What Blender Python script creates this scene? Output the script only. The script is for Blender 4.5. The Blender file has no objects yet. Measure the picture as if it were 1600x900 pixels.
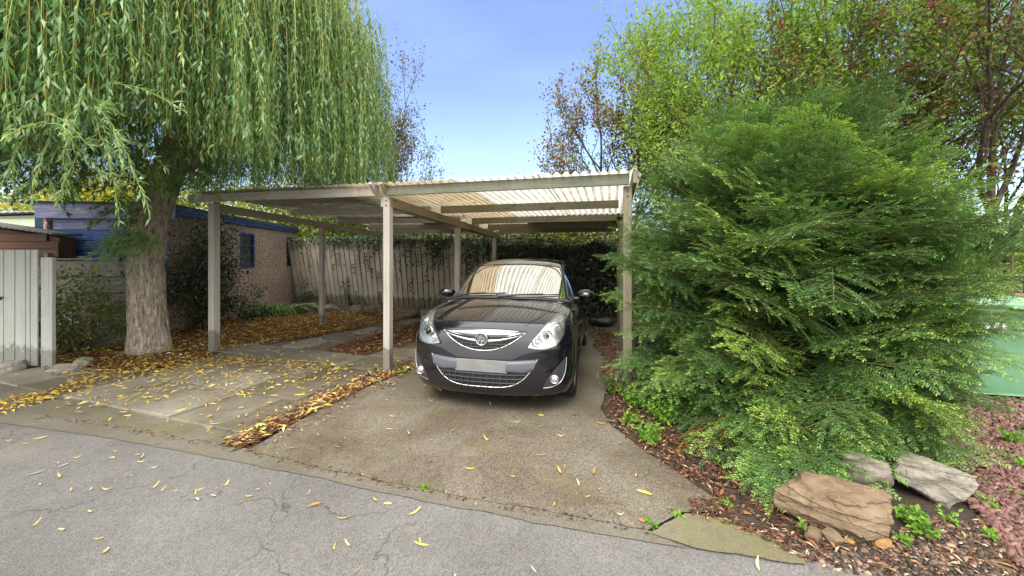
import bpy, bmesh, math, random
import numpy as np
from mathutils import Vector, Matrix, noise as mnoise
from mathutils.bvhtree import BVHTree

S = bpy.context.scene
COL = S.collection
R = math.radians

# ------------------------------------------------------------------ camera, sky, sun, exposure
H, F, CX, CY = 1.55, 622.0, 800.0, 398.0          # eye height (m), focal length, principal point in photo pixels
cd = bpy.data.cameras.new('camera')
cam = bpy.data.objects.new('camera', cd); COL.objects.link(cam)
cam.location = (0, 0, H); cam.rotation_euler = (R(90), 0, 0)
cd.sensor_width = 36.0; cd.lens = 36.0 * F / 1600.0
cd.shift_y = -(450 - CY) / 1600.0
cd.clip_start = 0.05; cd.clip_end = 3000
S.camera = cam

SUN_EL, SUN_AZ = 48.0, 205.0          # azimuth clockwise from +Y: the light comes from behind the camera, a little left
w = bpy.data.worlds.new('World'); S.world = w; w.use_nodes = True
nt = w.node_tree; nt.nodes.clear()
sky = nt.nodes.new('ShaderNodeTexSky'); sky.sky_type = 'NISHITA'; sky.sun_disc = False
sky.sun_elevation = R(SUN_EL); sky.sun_rotation = R(SUN_AZ)
sky.air_density = 1.0; sky.dust_density = 0.6; sky.ozone_density = 3.0
tc = nt.nodes.new('ShaderNodeTexCoord')
L = nt.links.new
def wmath(op, a, b=None, c=None):
    x = nt.nodes.new('ShaderNodeMath'); x.operation = op
    for i, v in enumerate((a, b, c)):
        if v is None: continue
        if isinstance(v, (int, float)): x.inputs[i].default_value = v
        else: L(v, x.inputs[i])
    return x.outputs[0]
def wnoise(scale, sc, detail):
    mp = nt.nodes.new('ShaderNodeMapping'); mp.inputs['Scale'].default_value = sc; L(tc.outputs['Generated'], mp.inputs[0])
    nz = nt.nodes.new('ShaderNodeTexNoise'); nz.inputs['Scale'].default_value = scale; nz.inputs['Detail'].default_value = detail; L(mp.outputs[0], nz.inputs['Vector']); return nz.outputs['Fac']
sx = nt.nodes.new('ShaderNodeSeparateXYZ'); L(tc.outputs['Generated'], sx.inputs[0])
# unseen cloud bank added overhead and behind the viewer for neutral fill, clear blue ahead with thin pale veils low down
fill_cloud = wmath('ADD', wmath('MULTIPLY', sx.outputs['Y'], -.9), wmath('MULTIPLY', sx.outputs['Z'], .75))
fill_cloud = wmath('ADD', fill_cloud, wmath('MULTIPLY', wnoise(2.2, (1, 1, 2), 6), .5))
mr = nt.nodes.new('ShaderNodeMapRange'); mr.interpolation_type = 'SMOOTHSTEP'; L(fill_cloud, mr.inputs[0]); mr.inputs[1].default_value = .28; mr.inputs[2].default_value = .75
veil = nt.nodes.new('ShaderNodeMapRange'); veil.interpolation_type = 'SMOOTHSTEP'; L(wnoise(1.6, (1, 1, 4), 6), veil.inputs[0]); veil.inputs[1].default_value = .38; veil.inputs[2].default_value = .8; veil.inputs[4].default_value = .55
low = nt.nodes.new('ShaderNodeMapRange'); L(sx.outputs['Z'], low.inputs[0]); low.inputs[1].default_value = .02; low.inputs[2].default_value = .42; low.inputs[3].default_value = .22; low.inputs[4].default_value = .0
veil2 = wmath('MAXIMUM', veil.outputs[0], 0.0)
veil3 = wmath('MINIMUM', wmath('ADD', wmath('MULTIPLY', veil2, .5), low.outputs[0]), 1.0)
mxv = nt.nodes.new('ShaderNodeMixRGB'); mxv.inputs[2].default_value = (1.85, 2.4, 3.5, 1); L(veil3, mxv.inputs[0])
hs = nt.nodes.new('ShaderNodeHueSaturation'); hs.inputs['Hue'].default_value = .512; hs.inputs['Saturation'].default_value = 1.0; hs.inputs['Value'].default_value = .70
L(sky.outputs[0], hs.inputs['Color']); L(hs.outputs[0], mxv.inputs[1])
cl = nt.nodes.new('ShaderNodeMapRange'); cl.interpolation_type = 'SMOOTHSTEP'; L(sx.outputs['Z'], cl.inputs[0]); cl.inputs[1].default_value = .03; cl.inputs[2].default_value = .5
cc = nt.nodes.new('ShaderNodeMixRGB'); cc.inputs[1].default_value = (4.6, 4.5, 4.4, 1); cc.inputs[2].default_value = (9.6, 9.4, 9.0, 1); L(cl.outputs[0], cc.inputs[0])  # added clouds stay dimmer low down, where the car front mirrors them
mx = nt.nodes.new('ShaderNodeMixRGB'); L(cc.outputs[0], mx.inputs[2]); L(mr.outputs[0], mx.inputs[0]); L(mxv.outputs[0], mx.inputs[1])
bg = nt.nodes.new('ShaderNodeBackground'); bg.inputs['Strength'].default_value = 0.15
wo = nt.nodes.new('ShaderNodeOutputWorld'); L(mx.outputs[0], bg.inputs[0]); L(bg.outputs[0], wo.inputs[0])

sd = bpy.data.lights.new('sun', 'SUN'); sd.energy = 1.35; sd.angle = R(30); sd.color = (1, .93, .82)
sun = bpy.data.objects.new('sun', sd); COL.objects.link(sun)
_d = Vector((math.sin(R(SUN_AZ)) * math.cos(R(SUN_EL)), math.cos(R(SUN_AZ)) * math.cos(R(SUN_EL)), math.sin(R(SUN_EL))))
sun.rotation_euler = _d.to_track_quat('Z', 'Y').to_euler()

S.view_settings.view_transform = 'Standard'; S.view_settings.look = 'None'
S.view_settings.gamma = 1.0; S.view_settings.use_curve_mapping = False
S.view_settings.exposure = 1.57
S.cycles.max_bounces = 10; S.cycles.transparent_max_bounces = 12
S.cycles.diffuse_bounces = 4; S.cycles.glossy_bounces = 4; S.cycles.transmission_bounces = 8

# ------------------------------------------------------------------ helpers
def gp(px, py, z=0.0):
    Y = (H - z) * F / (py - CY)
    return Vector(((px - CX) / F * Y, Y, z))
def pt(px, py, Y):
    return Vector(((px - CX) / F * Y, Y, H - (py - CY) / F * Y))

def tag(o, label=None, cat=None, group=None, kind=None):
    if label: o['label'] = label
    if cat: o['category'] = cat
    if group: o['group'] = group
    if kind: o['kind'] = kind
    return o
def thing(name, label, cat, loc=(0, 0, 0), rz=0.0, group=None):
    o = bpy.data.objects.new(name, None); COL.objects.link(o)
    o.empty_display_size = .1
    o.location = loc; o.rotation_euler = (0, 0, rz)
    return tag(o, label, cat, group)
def inv_of(p):
    m = Matrix.Identity(4)
    while p is not None:
        m = p.matrix_parent_inverse @ p.matrix_basis @ m if p.parent else p.matrix_basis @ m
        p = p.parent
    return m.inverted()
def link(name, me, m=None, parent=None, world=True):
    """world=True: mesh was authored in world coordinates"""
    o = bpy.data.objects.new(name, me); COL.objects.link(o)
    if m is not None:
        me.materials.clear()
        for mm in (m if isinstance(m, (list, tuple)) else [m]): me.materials.append(mm)
    if parent is not None:
        o.parent = parent
        if world: o.matrix_parent_inverse = inv_of(parent)
    return o
def from_bm(name, bm, m=None, parent=None, world=True, smooth=False):
    me = bpy.data.meshes.new(name); bm.normal_update(); bm.to_mesh(me); bm.free()
    if smooth:
        for p in me.polygons: p.use_smooth = True
    return link(name, me, m, parent, world)
def quads_mesh(name, V, Q, tint=None, smooth=False):
    V = np.asarray(V, dtype=np.float32).reshape(-1, 3); Q = np.asarray(Q, dtype=np.int32).reshape(-1, 4)
    me = bpy.data.meshes.new(name)
    me.vertices.add(len(V)); me.vertices.foreach_set('co', V.ravel())
    me.loops.add(Q.size); me.loops.foreach_set('vertex_index', Q.ravel())
    me.polygons.add(len(Q)); me.polygons.foreach_set('loop_start', np.arange(0, Q.size, 4, dtype=np.int32))
    try: me.polygons.foreach_set('loop_total', np.full(len(Q), 4, dtype=np.int32))
    except Exception: pass
    if smooth: me.polygons.foreach_set('use_smooth', np.ones(len(Q), dtype=bool))
    if tint is not None:
        a = me.attributes.new('tint', 'FLOAT', 'POINT'); a.data.foreach_set('value', np.asarray(tint, dtype=np.float32))
    me.update(calc_edges=True)
    return me
def grid_mesh(name, P, closed_u=False, closed_v=False, smooth=True):
    """P: array (nu,nv,3)"""
    nu, nv = P.shape[:2]
    iu = np.arange(nu if closed_u else nu - 1); iv = np.arange(nv if closed_v else nv - 1)
    a, b = np.meshgrid(iu, iv, indexing='ij'); a = a.ravel(); b = b.ravel()
    a2 = (a + 1) % nu; b2 = (b + 1) % nv
    Q = np.stack([a * nv + b, a2 * nv + b, a2 * nv + b2, a * nv + b2], 1)
    return quads_mesh(name, P.reshape(-1, 3), Q, smooth=smooth)
def bm_box(bm, c, s, bev=0.0, rot=None):
    r = bmesh.ops.create_cube(bm, size=1.0)
    vs = r['verts']
    bmesh.ops.scale(bm, vec=Vector(s), verts=vs)
    if bev > 0:
        es = list({e for v in vs for e in v.link_edges})
        rr = bmesh.ops.bevel(bm, geom=es, offset=bev, segments=1, affect='EDGES', profile=.5)
        vs = list({v for f in rr['faces'] for v in f.verts} | {v for v in vs if v.is_valid})
    if rot is not None: bmesh.ops.rotate(bm, cent=(0, 0, 0), matrix=rot, verts=vs)
    bmesh.ops.translate(bm, vec=Vector(c), verts=vs)
    return vs
def frame(p0, p1, up=Vector((0, 0, 1))):
    x = (Vector(p1) - Vector(p0)).normalized()
    if abs(x.dot(up)) > .98: up = Vector((0, 1, 0))
    y = up.cross(x).normalized(); z = x.cross(y)
    m = Matrix.Identity(4)
    for i in range(3): m[i][0], m[i][1], m[i][2], m[i][3] = x[i], y[i], z[i], (Vector(p0) + Vector(p1))[i] / 2
    return m
def bar(name, p0, p1, wd, ht, m, parent=None, bev=.004, up=Vector((0, 0, 1)), yaw=None):
    """timber: own local frame with x along the grain"""
    p0, p1 = Vector(p0), Vector(p1)
    bm = bmesh.new(); bm_box(bm, (0, 0, 0), ((p1 - p0).length, wd, ht), bev)
    me = bpy.data.meshes.new(name); bm.to_mesh(me); bm.free(); me.materials.append(m)
    o = bpy.data.objects.new(name, me); COL.objects.link(o)
    if parent is not None:
        o.parent = parent; o.matrix_parent_inverse = inv_of(parent)
    o.matrix_basis = frame(p0, p1, up)
    return o
def poly_sheet(name, pts, z, m, cell=None, jit=0.0, kind='structure', seed=0):
    bm = bmesh.new()
    vs = [bm.verts.new((p[0], p[1], z)) for p in pts]
    f = bm.faces.new(vs)
    if f.normal.z < 0: f.normal_flip()
    bm.normal_update()
    if bm.faces and list(bm.faces)[0].normal.z < 0: bmesh.ops.reverse_faces(bm, faces=bm.faces)
    bmesh.ops.triangulate(bm, faces=bm.faces[:])
    o = from_bm(name, bm, m)
    if kind: o['kind'] = kind
    return o
def rough(pts, amp=.012, step=.06, seed=0):
    out = []; n = len(pts)
    for i in range(n):
        a, b = Vector((pts[i][0], pts[i][1], 0)), Vector((pts[(i + 1) % n][0], pts[(i + 1) % n][1], 0)); m = max(1, min(120, int((b - a).length / step)))
        if (b - a).length > 8: m = 1
        for k in range(m):
            q = a + (b - a) * k / m; s = 1.0
            out.append((q.x + amp * s * (mnoise.noise(q * 4 + Vector((seed, 0, 0))) + .7 * mnoise.noise(q * 14 + Vector((seed, 3, 0)))), q.y + amp * s * (mnoise.noise(q * 4 + Vector((0, seed, 5))) + .7 * mnoise.noise(q * 14 + Vector((3, seed, 0))))))
    return out
def in_poly(x, y, poly):
    x = np.asarray(x); y = np.asarray(y); c = np.zeros(x.shape, bool); n = len(poly); j = n - 1
    for i in range(n):
        xi, yi = poly[i][0], poly[i][1]; xj, yj = poly[j][0], poly[j][1]
        m = ((yi > y) != (yj > y)) & (x < (xj - xi) * (y - yi) / ((yj - yi) or 1e-9) + xi)
        c ^= m; j = i
    return c
def sample_poly(poly, n, rng):
    P = np.array([[p[0], p[1]] for p in poly]); lo, hi = P.min(0), P.max(0); out = []
    while len(out) < n:
        q = rng.random((n * 2, 2)) * (hi - lo) + lo
        k = in_poly(q[:, 0], q[:, 1], poly); out.extend(q[k].tolist())
    return np.array(out[:n])
def nrm(a): return a / np.maximum(np.linalg.norm(a, axis=-1, keepdims=True), 1e-9)
def leaves(name, P, D, N, Ln, Wd, tint, fold=.18, bend=.12):
    """folded lance-shaped leaves: 5 vertices, 2 quads each"""
    P = np.asarray(P, float); n = len(P)
    D = nrm(np.asarray(D, float)); Sx = nrm(np.cross(D, np.asarray(N, float))); N2 = np.cross(Sx, D)
    Ln = np.broadcast_to(Ln, (n,))[:, None]; Wd = np.broadcast_to(Wd, (n,))[:, None]
    base = P; mid = P + D * Ln * .5 + N2 * Wd * fold * -.6
    Lf = P + D * Ln * .42 + Sx * Wd * .5 + N2 * Wd * fold; Rt = P + D * Ln * .42 - Sx * Wd * .5 + N2 * Wd * fold
    tip = P + D * Ln - N2 * Ln * bend
    V = np.stack([base, Rt, tip, mid, Lf], 1).reshape(-1, 3)
    i = np.arange(n)[:, None] * 5
    Q = np.concatenate([i + np.array([0, 1, 2, 3]), i + np.array([0, 3, 2, 4])], 0)
    return quads_mesh(name, V, Q, np.repeat(tint, 5))
def tube_arrays(path, rad, seg=6):
    path = np.asarray(path, float); n = len(path)
    T = nrm(np.gradient(path, axis=0)); ref = np.array([0.31, .11, .94]);
    A = nrm(np.cross(T, ref)); B = np.cross(T, A)
    a = np.linspace(0, 2 * np.pi, seg, endpoint=False)
    rad = np.broadcast_to(rad, (n,))
    V = path[:, None, :] + rad[:, None, None] * (np.cos(a)[None, :, None] * A[:, None, :] + np.sin(a)[None, :, None] * B[:, None, :])
    i, j = np.meshgrid(np.arange(n - 1), np.arange(seg), indexing='ij'); i = i.ravel(); j = j.ravel(); j2 = (j + 1) % seg
    Q = np.stack([i * seg + j, i * seg + j2, (i + 1) * seg + j2, (i + 1) * seg + j], 1)
    return V.reshape(-1, 3), Q
class Tubes:
    def __init__(s): s.V = []; s.Q = []; s.n = 0
    def add(s, path, rad, seg=6):
        V, Q = tube_arrays(path, rad, seg); s.V.append(V); s.Q.append(Q + s.n); s.n += len(V)
    def mesh(s, name, smooth=True): return quads_mesh(name, np.concatenate(s.V), np.concatenate(s.Q), smooth=smooth)

# ------------------------------------------------------------------ materials
def rgb(*c): return (c[0], c[1], c[2], 1)
class NT:
    def __init__(s, name):
        s.m = bpy.data.materials.new(name); s.m.use_nodes = True; s.t = s.m.node_tree; s.t.nodes.clear()
        s.out = s.t.nodes.new('ShaderNodeOutputMaterial')
    def n(s, typ, **kw):
        x = s.t.nodes.new(typ)
        for k, v in kw.items():
            if k.startswith('_'): setattr(x, k[1:], v)
            else: x.inputs[k.replace('__', ' ')].default_value = v
        return x
    def l(s, a, b): s.t.links.new(a, b)
    def coord(s, scale=(1, 1, 1), rand=False, kind='Object'):
        c = s.n('ShaderNodeTexCoord'); m = s.n('ShaderNodeMapping', Scale=scale)
        src = c.outputs[kind]
        if rand:
            oi = s.n('ShaderNodeObjectInfo'); mu = s.n('ShaderNodeVectorMath', _operation='MULTIPLY_ADD')
            s.l(oi.outputs['Random'], mu.inputs[0]); mu.inputs[1].default_value = (17, 31, 23); s.l(src, mu.inputs[2]); src = mu.outputs[0]
        s.l(src, m.inputs[0]); return m.outputs[0]
    def noise(s, co, scale, detail=5, rough=.55, dist=0):
        x = s.n('ShaderNodeTexNoise', Scale=scale, Detail=detail, Roughness=rough, Distortion=dist)
        s.l(co, x.inputs['Vector']); return x.outputs['Fac']
    def ramp(s, fac, stops, interp='LINEAR'):
        x = s.n('ShaderNodeValToRGB'); cr = x.color_ramp; cr.interpolation = interp
        while len(cr.elements) < len(stops): cr.elements.new(.5)
        for e, (p, c) in zip(cr.elements, stops):
            e.position = p; e.color = c if len(c) == 4 else (*c, 1)
        s.l(fac, x.inputs[0]); return x.outputs[0]
    def mix(s, fac, a, b, blend='MIX'):
        x = s.n('ShaderNodeMixRGB', _blend_type=blend)
        for k, v in ((0, fac), (1, a), (2, b)):
            if hasattr(v, 'links') or hasattr(v, 'is_linked'): s.l(v, x.inputs[k])
            else: x.inputs[k].default_value = v if k == 0 or len(v) == 4 else (*v, 1)
        return x.outputs[0]
    def bump(s, h, strength=.5, dist=.01, normal=None):
        x = s.n('ShaderNodeBump', Strength=strength, Distance=dist); s.l(h, x.inputs['Height'])
        if normal: s.l(normal, x.inputs['Normal'])
        return x.outputs[0]
    def pbr(s, col, rough=.7, spec=.4, normal=None, metal=0.0, coat=0.0, **kw):
        b = s.n('ShaderNodeBsdfPrincipled')
        for k, v in (('Base Color', col), ('Roughness', rough), ('Specular IOR Level', spec), ('Metallic', metal), ('Coat Weight', coat)):
            if hasattr(v, 'is_linked'): s.l(v, b.inputs[k])
            else: b.inputs[k].default_value = (*v, 1) if isinstance(v, tuple) and len(v) == 3 else v
        for k, v in kw.items(): b.inputs[k.replace('_', ' ')].default_value = v
        if normal is not None: s.l(normal, b.inputs['Normal'])
        return b.outputs[0]
    def done(s, sh): s.l(sh, s.out.inputs['Surface']); return s.m

def leaf_mat(name, stops, trans=.35, rough=.45, spec=.3, patch=None):
    s = NT(name); a = s.n('ShaderNodeAttribute', _attribute_name='tint')
    c = s.ramp(a.outputs['Fac'], stops)
    if patch:
        co = s.coord(); f = s.ramp(s.noise(co, patch[0], 3), [(.42, (0, 0, 0)), (.62, (1, 1, 1))]); c = s.mix(f, c, s.mix(.55, c, patch[1]))
    p = s.pbr(c, rough, spec); t = s.n('ShaderNodeBsdfTranslucent')
    s.l(s.mix(1.0, c, (.95, 1.0, .6), 'MULTIPLY'), t.inputs['Color'])
    mxs = s.n('ShaderNodeMixShader', Fac=trans); s.l(p, mxs.inputs[1]); s.l(t.outputs[0], mxs.inputs[2])
    return s.done(mxs.outputs[0])
def plain(name, col, rough=.5, spec=.5, metal=0.0, coat=0.0, var=.15, scale=12, bump=0.0, bscale=60, rand=True, **kw):
    s = NT(name); co = s.coord(rand=rand)
    n1 = s.noise(co, scale, 6); c = s.mix(s.ramp(n1, [(.3, (0, 0, 0)), (.7, (1, 1, 1))]), tuple(x * (1 - var) for x in col), tuple(min(1, x * (1 + var)) for x in col))
    nm = s.bump(s.noise(co, bscale, 4), bump, .004) if bump else None
    return s.done(s.pbr(c, rough, spec, nm, metal, coat, **kw))
def wood(name, a, b, stain, stain_amt=.5, rough=.75, grain=(1.2, 26, 26), knots=True, bump=.35):
    s = NT(name); co = s.coord(grain, rand=True); co1 = s.coord((1, 1, 1), rand=True)
    g = s.noise(co, 2.2, 8, .65, .6); c = s.mix(s.ramp(g, [(.3, (0, 0, 0)), (.72, (1, 1, 1))]), a, b)
    st = s.noise(co1, 2.3, 7, .62); st = s.ramp(st, [(.5 - .22 * stain_amt, (0, 0, 0)), (.78 - .2 * stain_amt, (1, 1, 1))])
    c = s.mix(s.mix(.5, st, (0, 0, 0)) if stain_amt < .35 else st, c, stain)
    fine = s.noise(s.coord((8, 60, 60), rand=True), 3, 4)
    c = s.mix(.25, c, s.mix(fine, tuple(x * .45 for x in a), tuple(min(1, x * 1.3) for x in b)))
    if knots:
        v = s.n('ShaderNodeTexVoronoi', Scale=1.0, _feature='F1'); s.l(s.coord((2.4, 9, 9), rand=True), v.inputs['Vector'])
        k = s.ramp(v.outputs['Distance'], [(.04, (1, 1, 1)), (.13, (0, 0, 0))]); c = s.mix(k, c, tuple(x * .35 for x in a))
    geo = s.n('ShaderNodeNewGeometry'); sp = s.n('ShaderNodeSeparateXYZ'); s.l(geo.outputs['Position'], sp.inputs[0])
    hz = s.n('ShaderNodeMath', _operation='MULTIPLY_ADD'); s.l(s.noise(co1, 9, 5, .65), hz.inputs[0]); hz.inputs[1].default_value = -.5; s.l(sp.outputs['Z'], hz.inputs[2])
    c = s.mix(s.ramp(hz.outputs[0], [(-.0, (.75, .75, .75)), (.07, (0, 0, 0))]), c, tuple(x * .42 for x in stain))
    streak = s.ramp(s.noise(s.coord((.5, 34, 34), rand=True), 2.0, 6, .7), [(.52, (0, 0, 0)), (.66, (.55, .55, .55))]); c = s.mix(streak, c, tuple(x * .5 for x in a))
    return s.done(s.pbr(c, rough, .25, s.bump(g, bump, .004)))
# ------------------------------------------------------------------ ground
def ground_mats():
    d = {}
    # asphalt
    s = NT('asphalt'); co = s.coord()
    v = s.n('ShaderNodeTexVoronoi', Scale=110.0); s.l(co, v.inputs['Vector'])
    sp = s.noise(co, 130, 3, .7); big = s.noise(co, .9, 7, .6); mid = s.noise(co, 6, 6, .6)
    c = s.mix(s.ramp(sp, [(.34, (0, 0, 0)), (.66, (1, 1, 1))]), (0.073, 0.071, 0.069), (.218, .209, .200))
    c = s.mix(.45, c, s.mix(v.outputs['Color'], (0.047, 0.046, 0.045), (.228, .218, .208)))
    c = s.mix(s.ramp(big, [(.36, (0, 0, 0)), (.66, (1, 1, 1))]), c, s.mix(1.0, c, (.68, .67, .675), 'MULTIPLY'))
    c = s.mix(s.ramp(mid, [(.5, (0, 0, 0)), (.75, (.5, .5, .5))]), c, s.mix(1.0, c, (.84, .78, .68), 'MULTIPLY'))
    cr = s.n('ShaderNodeTexVoronoi', Scale=.62, _feature='DISTANCE_TO_EDGE')
    wob = s.n('ShaderNodeTexNoise', Scale=3.0, Detail=8); s.l(co, wob.inputs['Vector'])
    ad = s.n('ShaderNodeVectorMath', _operation='MULTIPLY_ADD'); s.l(wob.outputs['Color'], ad.inputs[0]); ad.inputs[1].default_value = (.55, .55, .55); s.l(co, ad.inputs[2]); s.l(ad.outputs[0], cr.inputs['Vector'])
    ck = s.ramp(cr.outputs['Distance'], [(.0, (.8, .8, .8)), (.0045, (0, 0, 0))])
    ck = s.mix(1.0, ck, s.ramp(s.noise(co, 1.3, 3), [(.44, (0, 0, 0)), (.52, (1, 1, 1))]), 'MULTIPLY')
    tan = s.ramp(s.noise(s.coord((1, 1, 1)), .55, 5, .6), [(.60, (0, 0, 0)), (.72, (.5, .5, .5))]); c = s.mix(tan, c, (.20, .155, .11))
    c = s.mix(ck, c, (.03, .03, .028))
    h = s.mix(.5, sp, v.outputs['Distance'])
    d['asphalt'] = s.done(s.pbr(c, s.ramp(big, [(.3, (.62, .62, .62)), (.7, (.85, .85, .85))]), .35, s.bump(h, .55, .012)))
    # brown aggregate concrete of the parking bay
    def conc(name, dark, light, moss, moss_amt, damp, fine=150, tones=False):
        s = NT(name); co = s.coord()
        sp = s.noise(co, fine, 3, .75); v = s.n('ShaderNodeTexVoronoi', Scale=110.0); s.l(co, v.inputs['Vector'])
        c = s.mix(s.ramp(sp, [(.36, (0, 0, 0)), (.64, (1, 1, 1))]), dark, light)
        c = s.mix(.3, c, s.mix(v.outputs['Color'], tuple(x * .6 for x in dark), tuple(x * 1.25 for x in light)))
        big = s.noise(co, 1.1, 8, .62, .4)
        c = s.mix(s.ramp(big, [(.38, (0, 0, 0)), (.66, (1, 1, 1))]), c, s.mix(1.0, c, damp, 'MULTIPLY'))
        ms = s.ramp(s.noise(co, 2.1, 8, .7), [(.62 - .25 * moss_amt, (0, 0, 0)), (.82 - .2 * moss_amt, (.8, .8, .8))])
        c = s.mix(ms, c, moss)
        if tones:
            at = s.n('ShaderNodeAttribute', _attribute_name='tint'); c = s.mix(1., c, s.ramp(at.outputs['Fac'], [(0, (.52, .47, .38)), (.3, (.78, .73, .64)), (.6, (.98, .96, .93)), (1, (1.18, 1.15, 1.1))]), 'MULTIPLY')
        cl = s.ramp(s.noise(co, 14, 4, .6), [(.55, (0, 0, 0)), (.75, (.35, .35, .35))]); c = s.mix(cl, c, tuple(x * .5 for x in dark))
        return s.done(s.pbr(c, s.ramp(big, [(.35, (.75, .75, .75)), (.7, (.5, .5, .5))]), .35, s.bump(s.mix(.5, sp, v.outputs['Distance']), .4, .008)))
    d['bay'] = conc('aggregate_concrete', (.047, .039, .029), (.222, .194, .152), (.12, .11, .04), .35, (.56, .51, .45), 90)
    d['kerb'] = conc('edging_concrete', (0.068, 0.061, 0.050), (0.188, 0.172, 0.142), (.12, .12, .04), .38, (.75, .72, .66))
    d['corner'] = conc('mossy_corner_concrete', (0.088, 0.078, 0.058), (0.208, 0.188, 0.140), (.13, .135, .03), .6, (.75, .72, .66))
    d['slab'] = conc('slab_concrete', (0.131, 0.123, 0.102), (0.254, 0.242, 0.209), (.13, .12, .05), .42, (.58, .54, .47), 150, True)
    d['slab_dark'] = conc('damp_slab_concrete', (0.082, 0.074, 0.057), (0.172, 0.156, 0.123), (.13, .11, .04), .6, (.62, .56, .46))
    s = NT('soil'); co = s.coord(); n1 = s.noise(co, 30, 6, .7); n2 = s.noise(co, 3, 5)
    c = s.mix(n1, (.018, .014, .011), (.10, .08, .062)); c = s.mix(s.ramp(n2, [(.4, (0, 0, 0)), (.7, (1, 1, 1))]), c, s.mix(.5, c, (.09, .06, .045)))
    d['soil'] = s.done(s.pbr(c, .95, .2, s.bump(n1, .9, .03)))
    s = NT('leaf_mould'); co = s.coord((1, 1, 1)); n1 = s.noise(co, 40, 6, .7); n2 = s.noise(co, 2.4, 5)
    c = s.mix(s.ramp(n1, [(.3, (0, 0, 0)), (.7, (1, 1, 1))]), (.05, .024, .012), (.24, .125, .045)); c = s.mix(n2, c, s.mix(1., c, (.55, .5, .5), 'MULTIPLY'))
    d['mould'] = s.done(s.pbr(c, .9, .2, s.bump(n1, .9, .03)))
    s = NT('slate_dust'); co = s.coord(); n1 = s.noise(co, 30, 6, .7)
    d['slate_base'] = s.done(s.pbr(s.mix(n1, (.02, .011, .01), (.075, .036, .03)), .9, .2, s.bump(n1, .8, .02)))
    s = NT('grass_ground'); co = s.coord(); n1 = s.noise(co, 25, 6, .7)
    d['lawn'] = s.done(s.pbr(s.mix(n1, (.03, .03, .012), (.10, .11, .035)), .95, .2, s.bump(n1, .8, .02)))
    return d
G = ground_mats()
rng = np.random.default_rng(7); rnd = random.Random(7)

big = [(-400, -150), (400, -150), (400, 900), (-400, 900)]
poly_sheet('ground', big, -.03, G['lawn'])
# soil of the plot (slightly above the far ground)
poly_sheet('soil', [(-9, .2), (9, .2), (9, 14), (-9, 14)], -.018, G['soil'])

# the asphalt lane: everything this side of the concrete edge
EDGE_A = [gp(*p) for p in ((-260, 628), (0, 660), (175, 685), (306, 709), (503, 747), (656, 782), (770, 803), (900, 827), (1075, 858), (1250, 884), (1337, 899), (1480, 938))]
lane = [(-40, EDGE_A[0].y + 6)] + [(p[0], p[1] + .05) for p in EDGE_A] + [(2.2, -.5), (4, -9), (20, -30), (-40, -30)]
poly_sheet('asphalt_lane', rough(lane, .014), -.006, G['asphalt'])
# concrete edging strip
EDGE_B = [gp(*p) for p in ((-260, 606), (0, 638), (175, 662), (325, 688), (380, 699), (500, 729), (640, 758), (770, 783), (900, 804), (1008, 826), (1022, 831))]
strip = [tuple(p[:2]) for p in EDGE_A[:9]] + [tuple(p[:2]) for p in reversed(EDGE_B)]
poly_sheet('concrete_edging', rough(strip, .010, seed=3), .000, G['kerb'])
tri = [gp(*p) for p in ((1016, 833), (1070, 802), (1135, 812), (1190, 835), (1255, 868), (1262, 884), (1150, 868), (1075, 856))]
poly_sheet('concrete_corner', rough(tri, .018, .03, seed=5), .006, G['corner'])

# parking bay of brown aggregate concrete
bayp = [gp(*p) for p in ((388, 704), (470, 656), (560, 608), (640, 572), (690, 540))] + [Vector((.1, 10.3, 0)), Vector((3.0, 9.7, 0))] + \
       [gp(*p) for p in ((975, 560), (952, 600), (938, 640), (952, 662), (1000, 700), (1060, 740), (1108, 772), (1130, 796), (1088, 801), (1066, 799), (1012, 828), (900, 806), (770, 785), (640, 760), (500, 731))]
poly_sheet('parking_bay', rough(bayp, .016, seed=9), .004, G['bay'])

# ---- carport frame of reference (metres): s across the row of posts, t into the depth
CO = Vector((-1.65, 5.30, 0)); CV = Vector((.242, .970, 0)); CRR = Vector((2.95, -.82, 0)); CLL = Vector((-3.16, 1.13, 0))
def cp(s, t, z=0.0):
    v = CO + (CRR * s if s >= 0 else CLL * -s) + CV * t; return Vector((v.x, v.y, z))

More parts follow.
